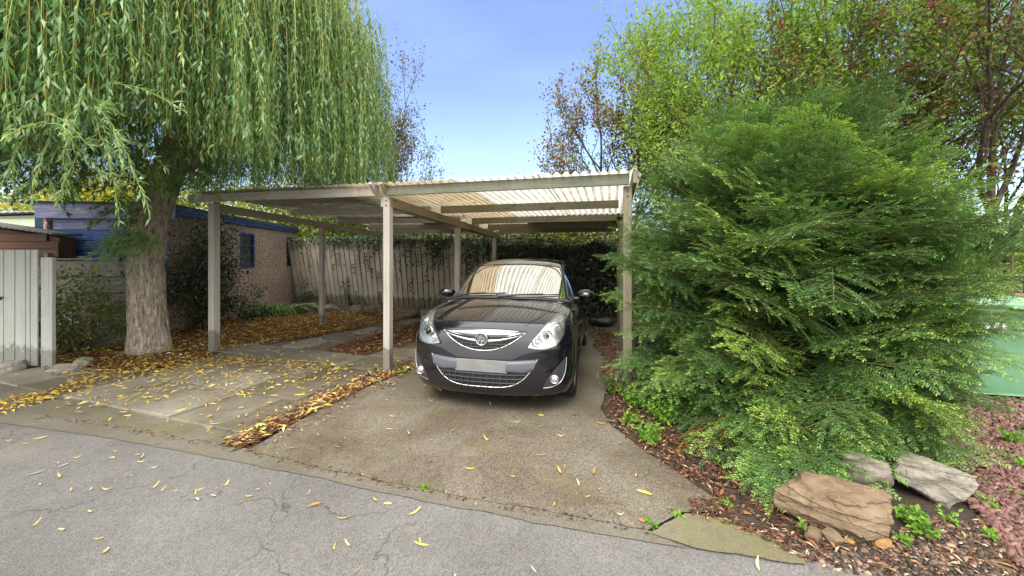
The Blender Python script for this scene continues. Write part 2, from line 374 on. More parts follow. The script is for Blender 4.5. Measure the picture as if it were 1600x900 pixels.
# paving slabs, left bay
pave_poly = [gp(*p) for p in ((-140, 625), (0, 643), (175, 667), (325, 691), (372, 700), (470, 650), (560, 602), (606, 575), (690, 536), (705, 500), (640, 497), (520, 522), (350, 548), (255, 575), (60, 580), (-140, 586))]
leaf_patch = [gp(*p) for p in ((508, 548), (570, 522), (660, 502), (715, 496), (690, 535), (660, 530), (600, 552), (548, 556))]
def slabs():
    bmL = bmesh.new(); ly = bmL.verts.layers.float.new('tint')
    r = random.Random(3)
    ang = math.atan2(CLL.y, CLL.x)
    a = Vector((math.cos(ang), math.sin(ang), 0)); b = Vector((a.y, -a.x, 0)); b = b if b.y > 0 else -b
    row = -3.2
    while row < 5.5:
        rh = .6 if r.random() < .75 else .75
        x = -1.2 + r.random() * .6
        while x < 7.5:
            sw = r.choice((.45, .6, .6, .9))
            cx_, cy_ = x + sw / 2, row + rh / 2
            c = CO + a * cx_ + b * cy_
            # clip the slab against the paved outline by testing a fine grid of its own corners
            ok = in_poly([c.x], [c.y], pave_poly)[0] and not in_poly([c.x], [c.y], leaf_patch)[0]
            for sa, sb in ((-.42, -.42), (.42, -.42)):
                q = c + a * sw * sa + b * rh * sb
                ok = ok and bool(in_poly([q.x], [q.y], pave_poly)[0] or q.y > 4.6)
            if ok:
                bm = bmL; tone = r.random()
                tilt = Matrix.Rotation(ang + R(r.uniform(-.8, .8)), 3, 'Z') @ Matrix.Rotation(R(r.uniform(-.9, .9)), 3, 'X') @ Matrix.Rotation(R(r.uniform(-.7, .7)), 3, 'Y')
                vs_ = bm_box(bm, (c.x, c.y, -.012 + r.uniform(-.006, .008)), (sw - .026, rh - .026, .05), .008, tilt)
                for v in vs_:
                    if v.is_valid: v[ly] = tone
            x += sw
        row += rh
    tag(from_bm('paving_slabs', bmL, G['slab']), kind='structure')
slabs()
poly_sheet('paving_base', pave_poly, -.004, G['slab_dark'])

# slate chippings
slate_poly = [gp(*p) for p in ((1440, 720), (1500, 622), (1800, 588), (2400, 640), (2400, 1500), (1640, 1100), (1590, 880), (1530, 800))]
poly_sheet('slate_bed', slate_poly, -.008, G['slate_base'])
def chips():
    n = 14000
    P2 = sample_poly(slate_poly, n * 3, rng)
    d = np.linalg.norm(P2 - np.array([3.2, 2.6]), axis=1); P2 = P2[np.argsort(d + rng.random(len(d)) * 3.0)][:n]
    tri_ = []
    V = []; Q = []; T = []
    k = 0
    for i, (x, y) in enumerate(P2):
        a = rnd.random() * 6.28; l = rnd.uniform(.009, .027); w_ = l * rnd.uniform(.45, .8); th = .006
        tx, ty = rnd.gauss(0, .5), rnd.gauss(0, .5); z0 = rnd.uniform(-.004, .012)
        ca, sa = math.cos(a), math.sin(a); top = []; bot = []
        for (u, v) in ((-1, -.7), (.6, -1), (1, .6), (-.7, 1)):
            X, Y = u * l * ca - v * w_ * sa, u * l * sa + v * w_ * ca
            zz = z0 + X * tx + Y * ty
            top.append((x + X, y + Y, zz + th)); bot.append((x + X * 1.05, y + Y * 1.05, zz - th))
        V += top + bot
        Q += [(k, k + 1, k + 2, k + 3)] + [(k + 4 + j, k + 4 + (j + 1) % 4, k + (j + 1) % 4, k + j) for j in range(4)]
        T += [rnd.random()] * 8; k += 8
    me = quads_mesh('slate_chippings', V, Q, T)
    s = NT('slate_chip'); a = s.n('ShaderNodeAttribute', _attribute_name='tint')
    c = s.ramp(a.outputs['Fac'], [(0, (.03, .016, .015)), (.4, (.095, .036, .028)), (.75, (.19, .075, .056)), (1, (.27, .17, .135))])
    c = s.mix(.3, c, s.mix(s.noise(s.coord(), 60, 3), (.05, .03, .03), (.4, .25, .22)))
    tag(link('slate_chippings', me, s.done(s.pbr(c, .6, .4))), kind='stuff')
chips()

# ---- fallen leaves
LIT = [(0, (.055, .026, .016)), (.22, (.16, .075, .03)), (.45, (.32, .17, .05)), (.68, (.52, .33, .06)), (.86, (.62, .48, .07)), (1, (.50, .46, .26))]
m_lit = leaf_mat('fallen_leaf', LIT, .12, .65, .25)
LITR = [(0, (.035, .018, .013)), (.35, (.10, .042, .027)), (.6, (.19, .085, .045)), (.85, (.32, .185, .09)), (1, (.46, .37, .26))]
m_litr = leaf_mat('brown_fallen_leaf', LITR, .1, .7, .2)
def litter(name, polys, n, mtl, ln=(.045, .09), z=.01, zr=.03, hump=None, tmean=.5, ts=.3):
    Ps = np.concatenate([sample_poly(p, int(n * f), rng) for p, f in polys]); k = len(Ps)
    a = rng.random(k) * 2 * np.pi
    D = np.stack([np.cos(a), np.sin(a), rng.normal(0, .22, k)], 1); N = np.stack([rng.normal(0, .38, k), rng.normal(0, .38, k), np.ones(k)], 1)
    zz = z + rng.random(k) * zr
    if hump is not None: zz = zz + hump(Ps)
    Ln = rng.uniform(*ln, k); Wd = Ln * rng.uniform(.17, .36, k)
    t = np.clip(rng.normal(tmean, ts, k), 0, 1)
    return tag(link(name, leaves(name, np.column_stack([Ps, zz]), D, N, Ln, Wd, t, .25, .1), mtl), kind='stuff')

bed_l = [gp(*p) for p in ((60, 575), (90, 520), (150, 508), (250, 500), (320, 492), (395, 497), (500, 490), (600, 486), (650, 496), (520, 520), (340, 552), (300, 566), (200, 580), (95, 592))]
poly_sheet('leaf_covered_bed', bed_l, .001, G['mould'])
bed_b = [gp(*p) for p in ((470, 488), (650, 484), (720, 500), (660, 505), (600, 498))]
litter('leaf_litter', [(bed_l, 1.0)], 9000, m_lit, z=.004, zr=.05, tmean=.52, ts=.25)
poly_sheet('leaf_covered_patch', leaf_patch, .0, G['mould'])
litter('patch_litter', [(leaf_patch, 1.0)], 1300, m_litr, z=.005, zr=.04, tmean=.5)
# strip of leaves between the slabs and the bay
stripc = [gp(*p) for p in ((348, 696), (432, 656), (505, 618), (572, 590), (640, 568), (650, 575), (582, 602), (515, 634), (445, 668), (378, 703))]
stripw = [gp(*p) for p in ((330, 692), (420, 645), (490, 610), (560, 584), (640, 560), (668, 578), (600, 610), (535, 645), (470, 680), (392, 712))]
poly_sheet('leaf_gutter', rough(stripc, .03, .04, 2), .012, G['mould'])
litter('gutter_litter', [(stripc, .72), (stripw, .28)], 1500, m_litr, ln=(.03, .08), z=.010, zr=.035, tmean=.58, ts=.28)
litter('gutter_yellow_litter', [(stripc, .7), (stripw, .3)], 330, m_lit, ln=(.04, .09), z=.02, zr=.03, tmean=.75, ts=.2)
# band of brown leaves under the yew and beside the bay
yewb = [gp(*p) for p in ((945, 632), (965, 600), (1005, 606), (1060, 640), (1130, 700), (1230, 760), (1260, 800), (1330, 850), (1300, 875), (1235, 838), (1150, 795), (1060, 742), (1000, 700), (950, 662))]
litter('border_litter', [(yewb, 1.0)], 3000, m_litr, ln=(.025, .065), z=-.010, zr=.035, tmean=.42, ts=.32)
side_b = [gp(*p) for p in ((955, 606), (968, 545), (960, 520), (925, 512), (930, 545), (945, 560), (940, 600))]
litter('bay_edge_litter', [(side_b, 1.0)], 1400, m_litr, ln=(.04, .08), z=.008, zr=.03, tmean=.45)
soil_b = [gp(*p) for p in ((1190, 820), (1330, 850), (1405, 825), (1430, 795), (1520, 815), (1545, 790), (1590, 800), (1600, 900), (1560, 960), (1350, 905), (1262, 880))]
litter('soil_litter', [(soil_b, 1.0)], 420, m_litr, ln=(.02, .06), z=-.012, zr=.02, tmean=.6, ts=.3)
def crumbs():
    n = 4200; Ps = sample_poly(soil_b + [], n, rng); k = n
    V = []; Q = []; T = []
    base = np.array([(-1, -1, -1), (1, -1, -1), (1, 1, -1), (-1, 1, -1), (-1, -1, 1), (1, -1, 1), (1, 1, 1), (-1, 1, 1)], float) * .5
    F6 = np.array([(0, 3, 2, 1), (4, 5, 6, 7), (0, 1, 5, 4), (1, 2, 6, 5), (2, 3, 7, 6), (3, 0, 4, 7)])
    sz = rng.lognormal(-4.75, .45, k)
    for i in range(k):
        b = base * sz[i] * rng.uniform(.6, 1.3, 3) * (1 + rng.normal(0, .2, (8, 3)))
        V.append(b + np.array([Ps[i, 0], Ps[i, 1], -.014])); Q.append(F6 + i * 8); T += [rnd.random()] * 8
    me = quads_mesh('soil_crumbs', np.concatenate(V), np.concatenate(Q), T)
    s = NT('crumb'); a = s.n('ShaderNodeAttribute', _attribute_name='tint')
    c = s.ramp(a.outputs['Fac'], [(0, (.03, .024, .02)), (.6, (.09, .07, .055)), (.9, (.2, .12, .09)), (1, (.38, .30, .22))])
    tag(link('soil_crumbs', me, s.done(s.pbr(c, .9, .2))), kind='stuff')
crumbs()

# 300 single leaves: narrow willow leaves on lane, bay and slabs
def leaf_proto(name, t, ln, wd, curl):
    bm = bmesh.new(); n = 6; rows = []
    for i in range(n + 1):
        f = i / n; w_ = wd * math.sin(math.pi * min(1, f * .93 + .05)) ** .8 * .5
        x = (f - .5) * ln; z = curl * (f - .5) ** 2 * ln; y0 = .12 * ln * math.sin(f * 3.0) * curl
        rows.append([bm.verts.new((x, y0 - w_, z + w_ * .35)), bm.verts.new((x, y0, z)), bm.verts.new((x, y0 + w_, z + w_ * .35))])
    for a, b in zip(rows, rows[1:]):
        for j in range(2): bm.faces.new((a[j], b[j], b[j + 1], a[j + 1]))
    me = bpy.data.meshes.new(name); bm.normal_update(); bm.to_mesh(me); bm.free()
    at = me.attributes.new('tint', 'FLOAT', 'POINT')
    for d_ in at.data: d_.value = t
    for p in me.polygons: p.use_smooth = True
    me.materials.append(m_lit); return me
KINDS = [('yellow', .84), ('pale cream', 1.0), ('ochre brown', .5)]
protos = {k: [leaf_proto('fallen_leaf', min(1, t + dt), l, l * w_, c) for dt, l, w_, c in ((-.14, .095, .12, 1.6), (.08, .07, .24, .2), (-.1, .055, .3, .8), (0, .105, .15, .5), (-.06, .085, .17, .9), (.03, .12, .13, .3), (-.03, .07, .2, 1.2))] for k, t in KINDS}
def scatter(poly, n, surf, group, z, wts):
    pts = sample_poly(poly, n, rng)
    for x, y in pts:
        k = rnd.choices([q[0] for q in KINDS], wts)[0]
        o = bpy.data.objects.new('fallen_leaf', rnd.choice(protos[k])); COL.objects.link(o)
        o.location = (x, y, z + .006); o.rotation_euler = (rnd.gauss(0, .3), rnd.gauss(0, .1), rnd.random() * 6.28)
        s_ = rnd.uniform(.38, 1.0); o.scale = (s_, s_, s_)
        tag(o, f'single narrow {k} willow leaf lying loose on the {surf}', 'fallen leaf', group)
lane_near = [gp(*p) for p in ((-60, 662), (306, 714), (503, 750), (656, 786), (900, 832), (1200, 880), (1000, 960), (0, 960), (-100, 800))]
lane_far = [gp(*p) for p in ((-60, 662), (306, 714), (503, 750), (420, 790), (-60, 780))]
scatter(lane_near, 34, 'grey asphalt lane', 'single leaves on the asphalt lane', -.004, (5, 4, 2))
scatter(lane_far, 40, 'grey asphalt lane', 'single leaves on the asphalt lane', -.004, (5, 4, 1))
bay_near = [gp(*p) for p in ((470, 660), (640, 580), (880, 620), (940, 650), (1060, 745), (1090, 780), (1000, 820), (640, 755), (430, 705))]
scatter(bay_near, 76, 'brown concrete parking bay', 'single leaves on the parking bay', .006, (2, 3, 3))
slab_near = [gp(*p) for p in ((20, 645), (200, 585), (330, 560), (520, 575), (590, 585), (480, 640), (372, 694), (250, 668))]
scatter(slab_near, 150, 'grey paving slabs', 'single leaves on the paving slabs', .018, (7, 2, 2))
slab_mid = [gp(*p) for p in ((90, 600), (200, 582), (330, 558), (520, 572), (560, 585), (300, 640), (100, 640))]
litter('slab_leaf_scatter', [(slab_mid, .75), ([gp(*p) for p in ((345, 552), (520, 526), (600, 512), (640, 540), (500, 575))], .12), (pave_poly, .25)], 1050, m_lit, ln=(.03, .085), z=.018, zr=.006, tmean=.78, ts=.14)
# leaf lines lying in the joints by the gate
jn = [gp(*p) for p in ((-60, 640), (30, 622), (120, 600), (140, 604), (60, 632), (-30, 655))]
jn2 = [gp(*p) for p in ((100, 588), (230, 572), (330, 556), (420, 560), (560, 574), (500, 582), (380, 572), (250, 590), (130, 600))]
litter('joint_litter', [(jn, .4), (jn2, .8)], 900, m_lit, z=.014, zr=.02, tmean=.7, ts=.2)

def along(px_pts, w_):
    a = [gp(*p) for p in px_pts]; return [(q.x, q.y + w_) for q in a] + [(q.x, q.y - w_) for q in reversed(a)]
edge_px = ((60, 652), (175, 666), (325, 694), (380, 702), (500, 733), (640, 762), (770, 788), (900, 810), (1008, 830))
litter('joint_debris', [(along(edge_px, .035), 1.0)], 420, m_litr, ln=(.012, .04), z=.004, zr=.006, tmean=.35, ts=.3)
litter('corner_debris', [([gp(*p) for p in ((1080, 780), (1130, 785), (1160, 815), (1230, 845), (1262, 878), (1240, 868), (1140, 822), (1085, 806))], 1.0)], 420, m_litr, ln=(.015, .05), z=.008, zr=.012, tmean=.4, ts=.3)
# ------------------------------------------------------------------ carport
m_post = wood('pale_grey_painted_timber', (0.316, 0.290, 0.260), (0.446, 0.419, 0.381), (0.233, 0.209, 0.167), .25, .7, knots=False, bump=.25)
m_postg = wood('algae_timber', (.16, .13, .092), (.28, .24, .185), (.14, .155, .09), .5, .8)
m_beamg = wood('mossy_beam_timber', (.20, .16, .10), (.36, .31, .21), (.16, .19, .10), .7, .8)
m_beamb = wood('brown_beam_timber', (.20, .155, .10), (.33, .27, .185), (.17, .17, .1), .5, .8)
m_fascia = wood('weathered_fascia_timber', (.12, .118, .092), (.215, .205, .165), (.085, .11, .07), .6, .8)
m_fasciag = wood('grey_fascia_timber', (.30, .27, .23), (.46, .42, .37), (.25, .22, .18), .4, .75)

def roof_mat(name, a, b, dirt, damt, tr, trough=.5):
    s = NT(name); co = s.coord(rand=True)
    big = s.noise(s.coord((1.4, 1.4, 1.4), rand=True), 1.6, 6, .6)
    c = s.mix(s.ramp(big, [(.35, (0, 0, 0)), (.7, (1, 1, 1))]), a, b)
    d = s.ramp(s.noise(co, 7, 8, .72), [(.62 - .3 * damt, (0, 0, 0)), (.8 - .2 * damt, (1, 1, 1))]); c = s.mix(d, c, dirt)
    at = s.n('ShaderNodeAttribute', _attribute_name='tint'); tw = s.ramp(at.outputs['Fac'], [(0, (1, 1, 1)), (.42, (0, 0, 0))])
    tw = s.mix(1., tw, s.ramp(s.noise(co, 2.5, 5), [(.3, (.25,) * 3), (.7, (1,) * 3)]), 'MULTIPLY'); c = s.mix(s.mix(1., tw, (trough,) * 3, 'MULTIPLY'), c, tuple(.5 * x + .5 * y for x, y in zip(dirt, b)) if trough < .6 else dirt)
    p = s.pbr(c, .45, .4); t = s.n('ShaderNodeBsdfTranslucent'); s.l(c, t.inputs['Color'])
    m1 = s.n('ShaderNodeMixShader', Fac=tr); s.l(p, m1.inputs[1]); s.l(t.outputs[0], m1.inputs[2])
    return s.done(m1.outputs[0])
m_rw = roof_mat('white_translucent_sheet', (.82, .82, .80), (.74, .735, .70), (.34, .28, .19), .12, .8, .8)
m_ry = roof_mat('yellowed_translucent_sheet', (.76, .715, .61), (.64, .56, .44), (.22, .16, .10), .2, .8, .85)
m_rg = roof_mat('dirty_translucent_sheet', (.78, .76, .66), (.54, .49, .40), (.14, .105, .065), .40, .82, .8)
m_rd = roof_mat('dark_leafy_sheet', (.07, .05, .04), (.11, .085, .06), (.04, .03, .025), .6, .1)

cport = thing('carport', 'open two-bay timber carport with translucent corrugated roof, standing around the black car', 'carport', cp(0, 0))
SL = .042
def zt(t): return 2.445 - SL * t             # top of joists = underside of the sheets
def zl(s): return .07 * max(0, -s)           # the left bay rises a little to its outer side
PS = .095
def post(s, t, m, top, wd=PS, lean=(0, 0)):
    p = cp(s, t); q = Vector((p.x + lean[0], p.y + lean[1], top))
    yaw = Vector((CV.x, CV.y, 0))
    return bar('post', (p.x, p.y, -.05), q, wd, wd, m, cport, .006, up=yaw)
T2, T3 = 2.47, 4.95
for s in (-1, 0, 1):
    for t in (0, T2, T3):
        mm = m_post if s <= 0 else m_postg
        tt = 2.0 if (s == 1 and t == T2) else t
        post(s, tt, mm, zt(tt) - (.13 if t == 0 else .26) + zl(s), .115 if (s == -1 and t == 0) else PS)
# long beams (along the depth)
def lbeam(s, m, off, t0, t1, zoff, h=.13, wd=.05):
    r = (CRR if s >= 0 else -CLL); n = Vector((CV.y, -CV.x, 0))
    a = cp(s, t0) + n * off; b = cp(s, t1) + n * off
    return bar('beam', (a.x, a.y, zt(t0) - zoff + zl(s)), (b.x, b.y, zt(t1) - zoff + zl(s)), wd, h, m, cport)
lbeam(0, m_beamb, .028, -.02, 5.35, .195); lbeam(0, m_fasciag, -.075, -.02, 5.35, .195)
lbeam(1, m_postg, .075, -.16, 5.35, .03, .19, .045)
lbeam(-1, m_fasciag, .0, -.0, 5.3, .20)
# angled beam ends that project past the front post
def beam_end(off, m, ln):
    n = Vector((CV.y, -CV.x, 0)); bm = bmesh.new()
    o = cp(0, -.05) + n * off
    prof = [(0, .07), (ln, .085), (ln + .015, .055), (ln * .45, -.045), (0, -.06)]
    f = []
    for k in (-.022, .022):
        f.append([bm.verts.new(o - CV * x + n * k + Vector((0, 0, 2.40 + z))) for x, z in prof])
    bm.faces.new(f[0][::-1]); bm.faces.new(f[1])
    for i in range(5): bm.faces.new((f[0][i], f[0][(i + 1) % 5], f[1][(i + 1) % 5], f[1][i]))
    bmesh.ops.recalc_face_normals(bm, faces=bm.faces)
    from_bm('beam_end', bm, m, cport)
beam_end(.02, m_beamg, .14); beam_end(-.12, m_fasciag, .17)
# fascias
def cross(name, s0, s1, t, m, zoff, h, wd, ins=0.0):
    a, b = cp(s0, t), cp(s1, t)
    d = (b - a).normalized(); a = a + d * ins; b = b - d * ins
    return bar(name, (a.x, a.y, zt(t) - zoff + zl(s0)), (b.x, b.y, zt(t) - zoff + zl(s1)), wd, h, m, cport)
cross('fascia', 0.012, 1.005, -.085, m_fascia, .065, .125, .042)
cross('fascia', -.03, -1.14, -.085, m_fasciag, .065, .125, .042)
for t, m in ((1.55, m_beamg), (3.1, m_beamg), (4.2, m_beamb), (5.15, m_beamb)):
    cross('joist', 0, 1, t, m, .066, .12, .045, .07)
for t, m in ((1.5, m_fasciag), (2.9, m_fasciag), (4.1, m_fasciag), (5.15, m_fasciag)):
    cross('joist', 0, -1, t, m, .066, .12, .045, .12)
def bolts():
    for s in (-1, 0, 1):
        bm = bmesh.new()
        for dz in (-.05, -.11):
            c = cp(s, -.053, zt(0) - .13 + zl(s) + dz)
            r_ = bmesh.ops.create_cone(bm, cap_ends=True, segments=8, radius1=.011, radius2=.009, depth=.012); bmesh.ops.rotate(bm, cent=(0, 0, 0), matrix=Matrix.Rotation(R(90), 3, 'X'), verts=r_['verts']); bmesh.ops.rotate(bm, cent=(0, 0, 0), matrix=Matrix.Rotation(math.atan2(-CV.x, CV.y), 3, 'Z'), verts=r_['verts']); bmesh.ops.translate(bm, vec=c, verts=r_['verts'])
        from_bm('bolts', bm, m_bolt, cport)
m_bolt = plain('rusty_bolt', (.10, .075, .06), .6, .5, .6)
bolts()
# corrugated sheets
def sheet(s0, s1, t0, t1, m, lift=0.0, over=0.0, pitch=.105, amp=.017):
    a0, a1 = cp(s0, t0), cp(s1, t0); n = max(8, int((a1 - a0).length / pitch * 8)); nt_ = 14
    P = np.zeros((n + 1, nt_ + 1, 3)); Lr = (a1 - a0).length
    for i in range(n + 1):
        f = i / n; s = s0 + (s1 - s0) * f
        wv = amp * math.sin(2 * math.pi * (f * Lr / pitch)) + amp + .004
        for j in range(nt_ + 1):
            t = t0 + (t1 - t0) * j / nt_
            v = cp(s, t); zz = zt(t) + wv + lift + zl(s) - .006 * math.sin(j * 1.3 + s * 5) ** 2
            if over and f > 1 - over: zz -= ((f - (1 - over)) / over) ** 2 * .05
            P[i, j] = (v.x, v.y, zz)
    me = grid_mesh('roof_sheet', P); at = me.attributes.new('tint', 'FLOAT', 'POINT'); at.data.foreach_set('value', np.repeat([.5 + .5 * math.sin(2 * math.pi * (i / n * Lr / pitch)) for i in range(n + 1)], nt_ + 1).astype(np.float32)); o = link('roof_sheet', me, m, cport)
    so = o.modifiers.new('thickness', 'SOLIDIFY'); so.thickness = .003
    return o
for s0, s1, ms in ((.0, .33, (m_ry, m_ry)), (.318, .68, (m_rw, m_rw)), (.668, 1.045, (m_rw, m_rw))):
    sheet(s0, s1, -.17, 3.28, ms[0], .002 if s0 > .3 else 0, .04 if s1 > 1 else 0)
for s0, s1 in ((.0, .34), (.33, .68), (.67, 1.04)):
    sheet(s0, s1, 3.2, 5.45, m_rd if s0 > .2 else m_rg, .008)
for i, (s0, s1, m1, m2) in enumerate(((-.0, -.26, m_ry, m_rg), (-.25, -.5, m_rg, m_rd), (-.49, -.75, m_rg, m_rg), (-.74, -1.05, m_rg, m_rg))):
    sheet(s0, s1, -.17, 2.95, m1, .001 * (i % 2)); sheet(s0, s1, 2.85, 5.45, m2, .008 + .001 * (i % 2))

# ------------------------------------------------------------------ board fence behind the carport
m_fence = wood('taupe_painted_fence_board', (.31, .275, .225), (.43, .385, .325), (.24, .21, .165), .4, .8, knots=False, bump=.3)
FA = cp(0, 5.75) - Vector((.0, 0, 0)); FU = Vector((-.96, .28, 0)).normalized()
fence = thing('board_fence', 'leaning taupe vertical board fence with ivy, closing the back of the carport', 'fence', FA)
def fboards():
    r = random.Random(5); s = -1.25; pit = .168; i = 0
    while s < 6.85:
        f = max(0, s) / 6.8; sh = .05 + .42 * f ** 1.3           # the boards lean over more towards the garage
        p = FA + FU * s; q = p + FU * sh; top = 1.98 + .05 * f + r.uniform(-.006, .006)
        bar('board', (p.x, p.y, -.06), (q.x + .04 * r.random() * .2, q.y + .02, top), pit - .020 - r.random() * .008, .02, m_fence, fence, .002, up=Vector((-FU.y, FU.x, 0)) * -1)
        s += pit; i += 1
    for (z0, sA, sB) in ((.35, -1.25, 6.8), (1.65, -1.25, 6.8)):
        a = FA + FU * sA + Vector((-FU.y, FU.x, 0)) * -.045; b = FA + FU * sB + Vector((-FU.y, FU.x, 0)) * -.045
        bar('rail', (a.x, a.y, z0), (b.x, b.y, z0), .04, .08, m_fence, fence)
    bm = bmesh.new(); nb = Vector((FU.y, -FU.x, 0)) * -.10  # dark sheet added behind the boards, standing in for shade in the gaps
    if nb.y < 0: nb = -nb
    q = [FA + FU * -1.3 + nb, FA + FU * 6.75 + nb, FA + FU * 7.2 + nb + Vector((0, 0, 2.0)), FA + FU * -1.25 + nb + Vector((0, 0, 1.95))]
    f = bm.faces.new([bm.verts.new(x) for x in q]); r_ = bmesh.ops.extrude_face_region(bm, geom=[f]); bmesh.ops.translate(bm, vec=nb * .2, verts=[v for v in r_['geom'] if isinstance(v, bmesh.types.BMVert)])
    bmesh.ops.recalc_face_normals(bm, faces=bm.faces); from_bm('shade_backing', bm, plain('dark_gap_shade', (.03, .027, .022), .9), fence)
    a = FA + FU * -1.1; b = FA + FU * 7.2
    bar('capping', (a.x, a.y, 1.998), (b.x, b.y + .02, 2.05), .05, .03, m_fence, fence)
fboards()
# rockery edging stones along the back bed are built with the other stones

# ------------------------------------------------------------------ pebbledash garage with blue trim
def pebble():
    s = NT('pebbledash'); co = s.coord()
    v = s.n('ShaderNodeTexVoronoi', Scale=55.0); s.l(co, v.inputs['Vector'])
    sep = s.n('ShaderNodeSeparateColor'); s.l(v.outputs['Color'], sep.inputs[0])
    c = s.ramp(sep.outputs[0], [(0, (.22, .15, .10)), (.3, (.45, .33, .23)), (.55, (.60, .48, .37)), (.8, (.68, .58, .50)), (1, (.76, .70, .64))])
    e = s.ramp(v.outputs['Distance'], [(.25, (1, 1, 1)), (.6, (.35, .3, .28))]); c = s.mix(1., c, e, 'MULTIPLY')
    st = s.ramp(s.noise(co, 1.2, 6), [(.4, (1, 1, 1)), (.7, (.72, .68, .64))]); c = s.mix(1., c, st, 'MULTIPLY')
    return s.done(s.pbr(c, .85, .3, s.bump(v.outputs['Distance'], -.9, .02)))
m_peb = pebble()
m_blue = plain('dark_blue_paint', (.02, .05, .16), .45, .4, var=.25, scale=6, bump=.2)
def blue_board():
    s = NT('blue_weathered_board'); co = s.coord((1, 1, 9)); n = s.noise(co, 3, 8, .7, .8)
    c = s.ramp(n, [(.3, (.05, .11, .36)), (.55, (.08, .17, .46)), (.7, (.22, .30, .52))]); return s.done(s.pbr(c, .6, .3, s.bump(n, .3, .004)))
m_blueb = blue_board()
def lilac_board():
    s = NT('flaking_lilac_paint'); co = s.coord((1, 1, 7)); n = s.noise(co, 3.5, 8, .7, 1.0)
    c = s.ramp(n, [(.3, (.16, .19, .40)), (.5, (.27, .29, .50)), (.62, (.42, .43, .58)), (.72, (.62, .61, .66))]); return s.done(s.pbr(c, .65, .3, s.bump(n, .3, .004)))
m_lil = lilac_board()
def dark_glass():
    s = NT('dirty_dark_glass'); co = s.coord(); n = s.noise(co, 5, 7, .7)
    c = s.mix(s.ramp(n, [(.4, (0, 0, 0)), (.75, (1, 1, 1))]), (.012, .014, .02), (.075, .08, .085)); return s.done(s.pbr(c, s.ramp(n, [(.3, (.12,) * 3), (.7, (.5,) * 3)]), .6))
m_dg = dark_glass()
GC = Vector((-6.73, 7.8, 0)); GS = Vector((-.101, .995, 0)).normalized(); GF = Vector((-.995, -.101, 0)).normalized()
garage = thing('garage', 'pebbledash garage with dark blue trim and lilac-blue boarded front, behind the willow trunk', 'garage', GC)
GLn, GWd, GHt = 5.65, 2.35, 2.34
def gpnt(a, b, z): v = GC + GS * a + GF * b; return Vector((v.x, v.y, z))
def gwall():
    # side wall as a grid with two window holes
    holes = [(2.42, 3.12, 1.18, 2.12), (5.0, 5.58, 1.16, 2.12)]
    As = sorted({0, GLn, *[h[0] for h in holes], *[h[1] for h in holes]}); Zs = sorted({-.05, GHt, *[h[2] for h in holes], *[h[3] for h in holes]})
    bm = bmesh.new(); th = .12
    for a0, a1 in zip(As, As[1:]):
        for z0, z1 in zip(Zs, Zs[1:]):
            ca, cz = (a0 + a1) / 2, (z0 + z1) / 2
            if any(h[0] < ca < h[1] and h[2] < cz < h[3] for h in holes): continue
            for b in (0, th):
                bm.faces.new([bm.verts.new(gpnt(a, b, z)) for a, z in ((a0, z0), (a1, z0), (a1, z1), (a0, z1))])
    for h in holes:
        for (a, z), (a2, z2) in (((h[0], h[2]), (h[1], h[2])), ((h[1], h[2]), (h[1], h[3])), ((h[1], h[3]), (h[0], h[3])), ((h[0], h[3]), (h[0], h[2]))):
            bm.faces.new([bm.verts.new(gpnt(a, 0, z)), bm.verts.new(gpnt(a2, 0, z2)), bm.verts.new(gpnt(a2, th, z2)), bm.verts.new(gpnt(a, th, z))])
    # back wall and far wall
    for (a0, b0, a1, b1) in ((GLn, 0, GLn, GWd), (GLn, GWd, 0, GWd)):
        bm.faces.new([bm.verts.new(gpnt(a0, b0, -.05)), bm.verts.new(gpnt(a1, b1, -.05)), bm.verts.new(gpnt(a1, b1, GHt)), bm.verts.new(gpnt(a0, b0, GHt))])
    bmesh.ops.remove_doubles(bm, verts=bm.verts, dist=.001); bmesh.ops.recalc_face_normals(bm, faces=bm.faces)
    from_bm('wall', bm, m_peb, garage)
    for h in holes:
        fr = bmesh.new(); 
        def fb(a0, a1, z0, z1, b0, b1):
            vs = [fr.verts.new(gpnt(a, b, z)) for a in (a0, a1) for b in (b0, b1) for z in (z0, z1)]
            for f in ((0, 1, 3, 2), (4, 6, 7, 5), (0, 4, 5, 1), (2, 3, 7, 6), (0, 2, 6, 4), (1, 5, 7, 3)): fr.faces.new([vs[i] for i in f])
        w_ = .05; b0, b1 = .004, .075
        fb(h[0], h[1], h[2], h[2] + w_, b0, b1); fb(h[0], h[1], h[3] - w_, h[3], b0, b1)
        fb(h[0], h[0] + w_, h[2] + w_, h[3] - w_, b0, b1); fb(h[1] - w_, h[1], h[2] + w_, h[3] - w_, b0, b1)
        zm = h[2] + (h[3] - h[2]) * .64; fb(h[0] + w_, h[1] - w_, zm - .02, zm + .02, b0 + .004, b1)
        bmesh.ops.recalc_face_normals(fr, faces=fr.faces)
        wn = from_bm('window', fr, m_blue, garage)
        gl = bmesh.new(); gl.faces.new([gl.verts.new(gpnt(a, .05, z)) for a, z in ((h[0], h[2]), (h[1], h[2]), (h[1], h[3]), (h[0], h[3]))])
        from_bm('pane', gl, m_dg, wn)
gwall()
bar('fascia', gpnt(-.1, -.03, GHt + .10), gpnt(GLn + .12, -.03, GHt + .04), .035, .2, m_blue, garage)
bar('fascia', gpnt(-.12, -.2, 2.395), gpnt(-.12, GWd - .12, 2.395), .03, .31, m_lil, garage)
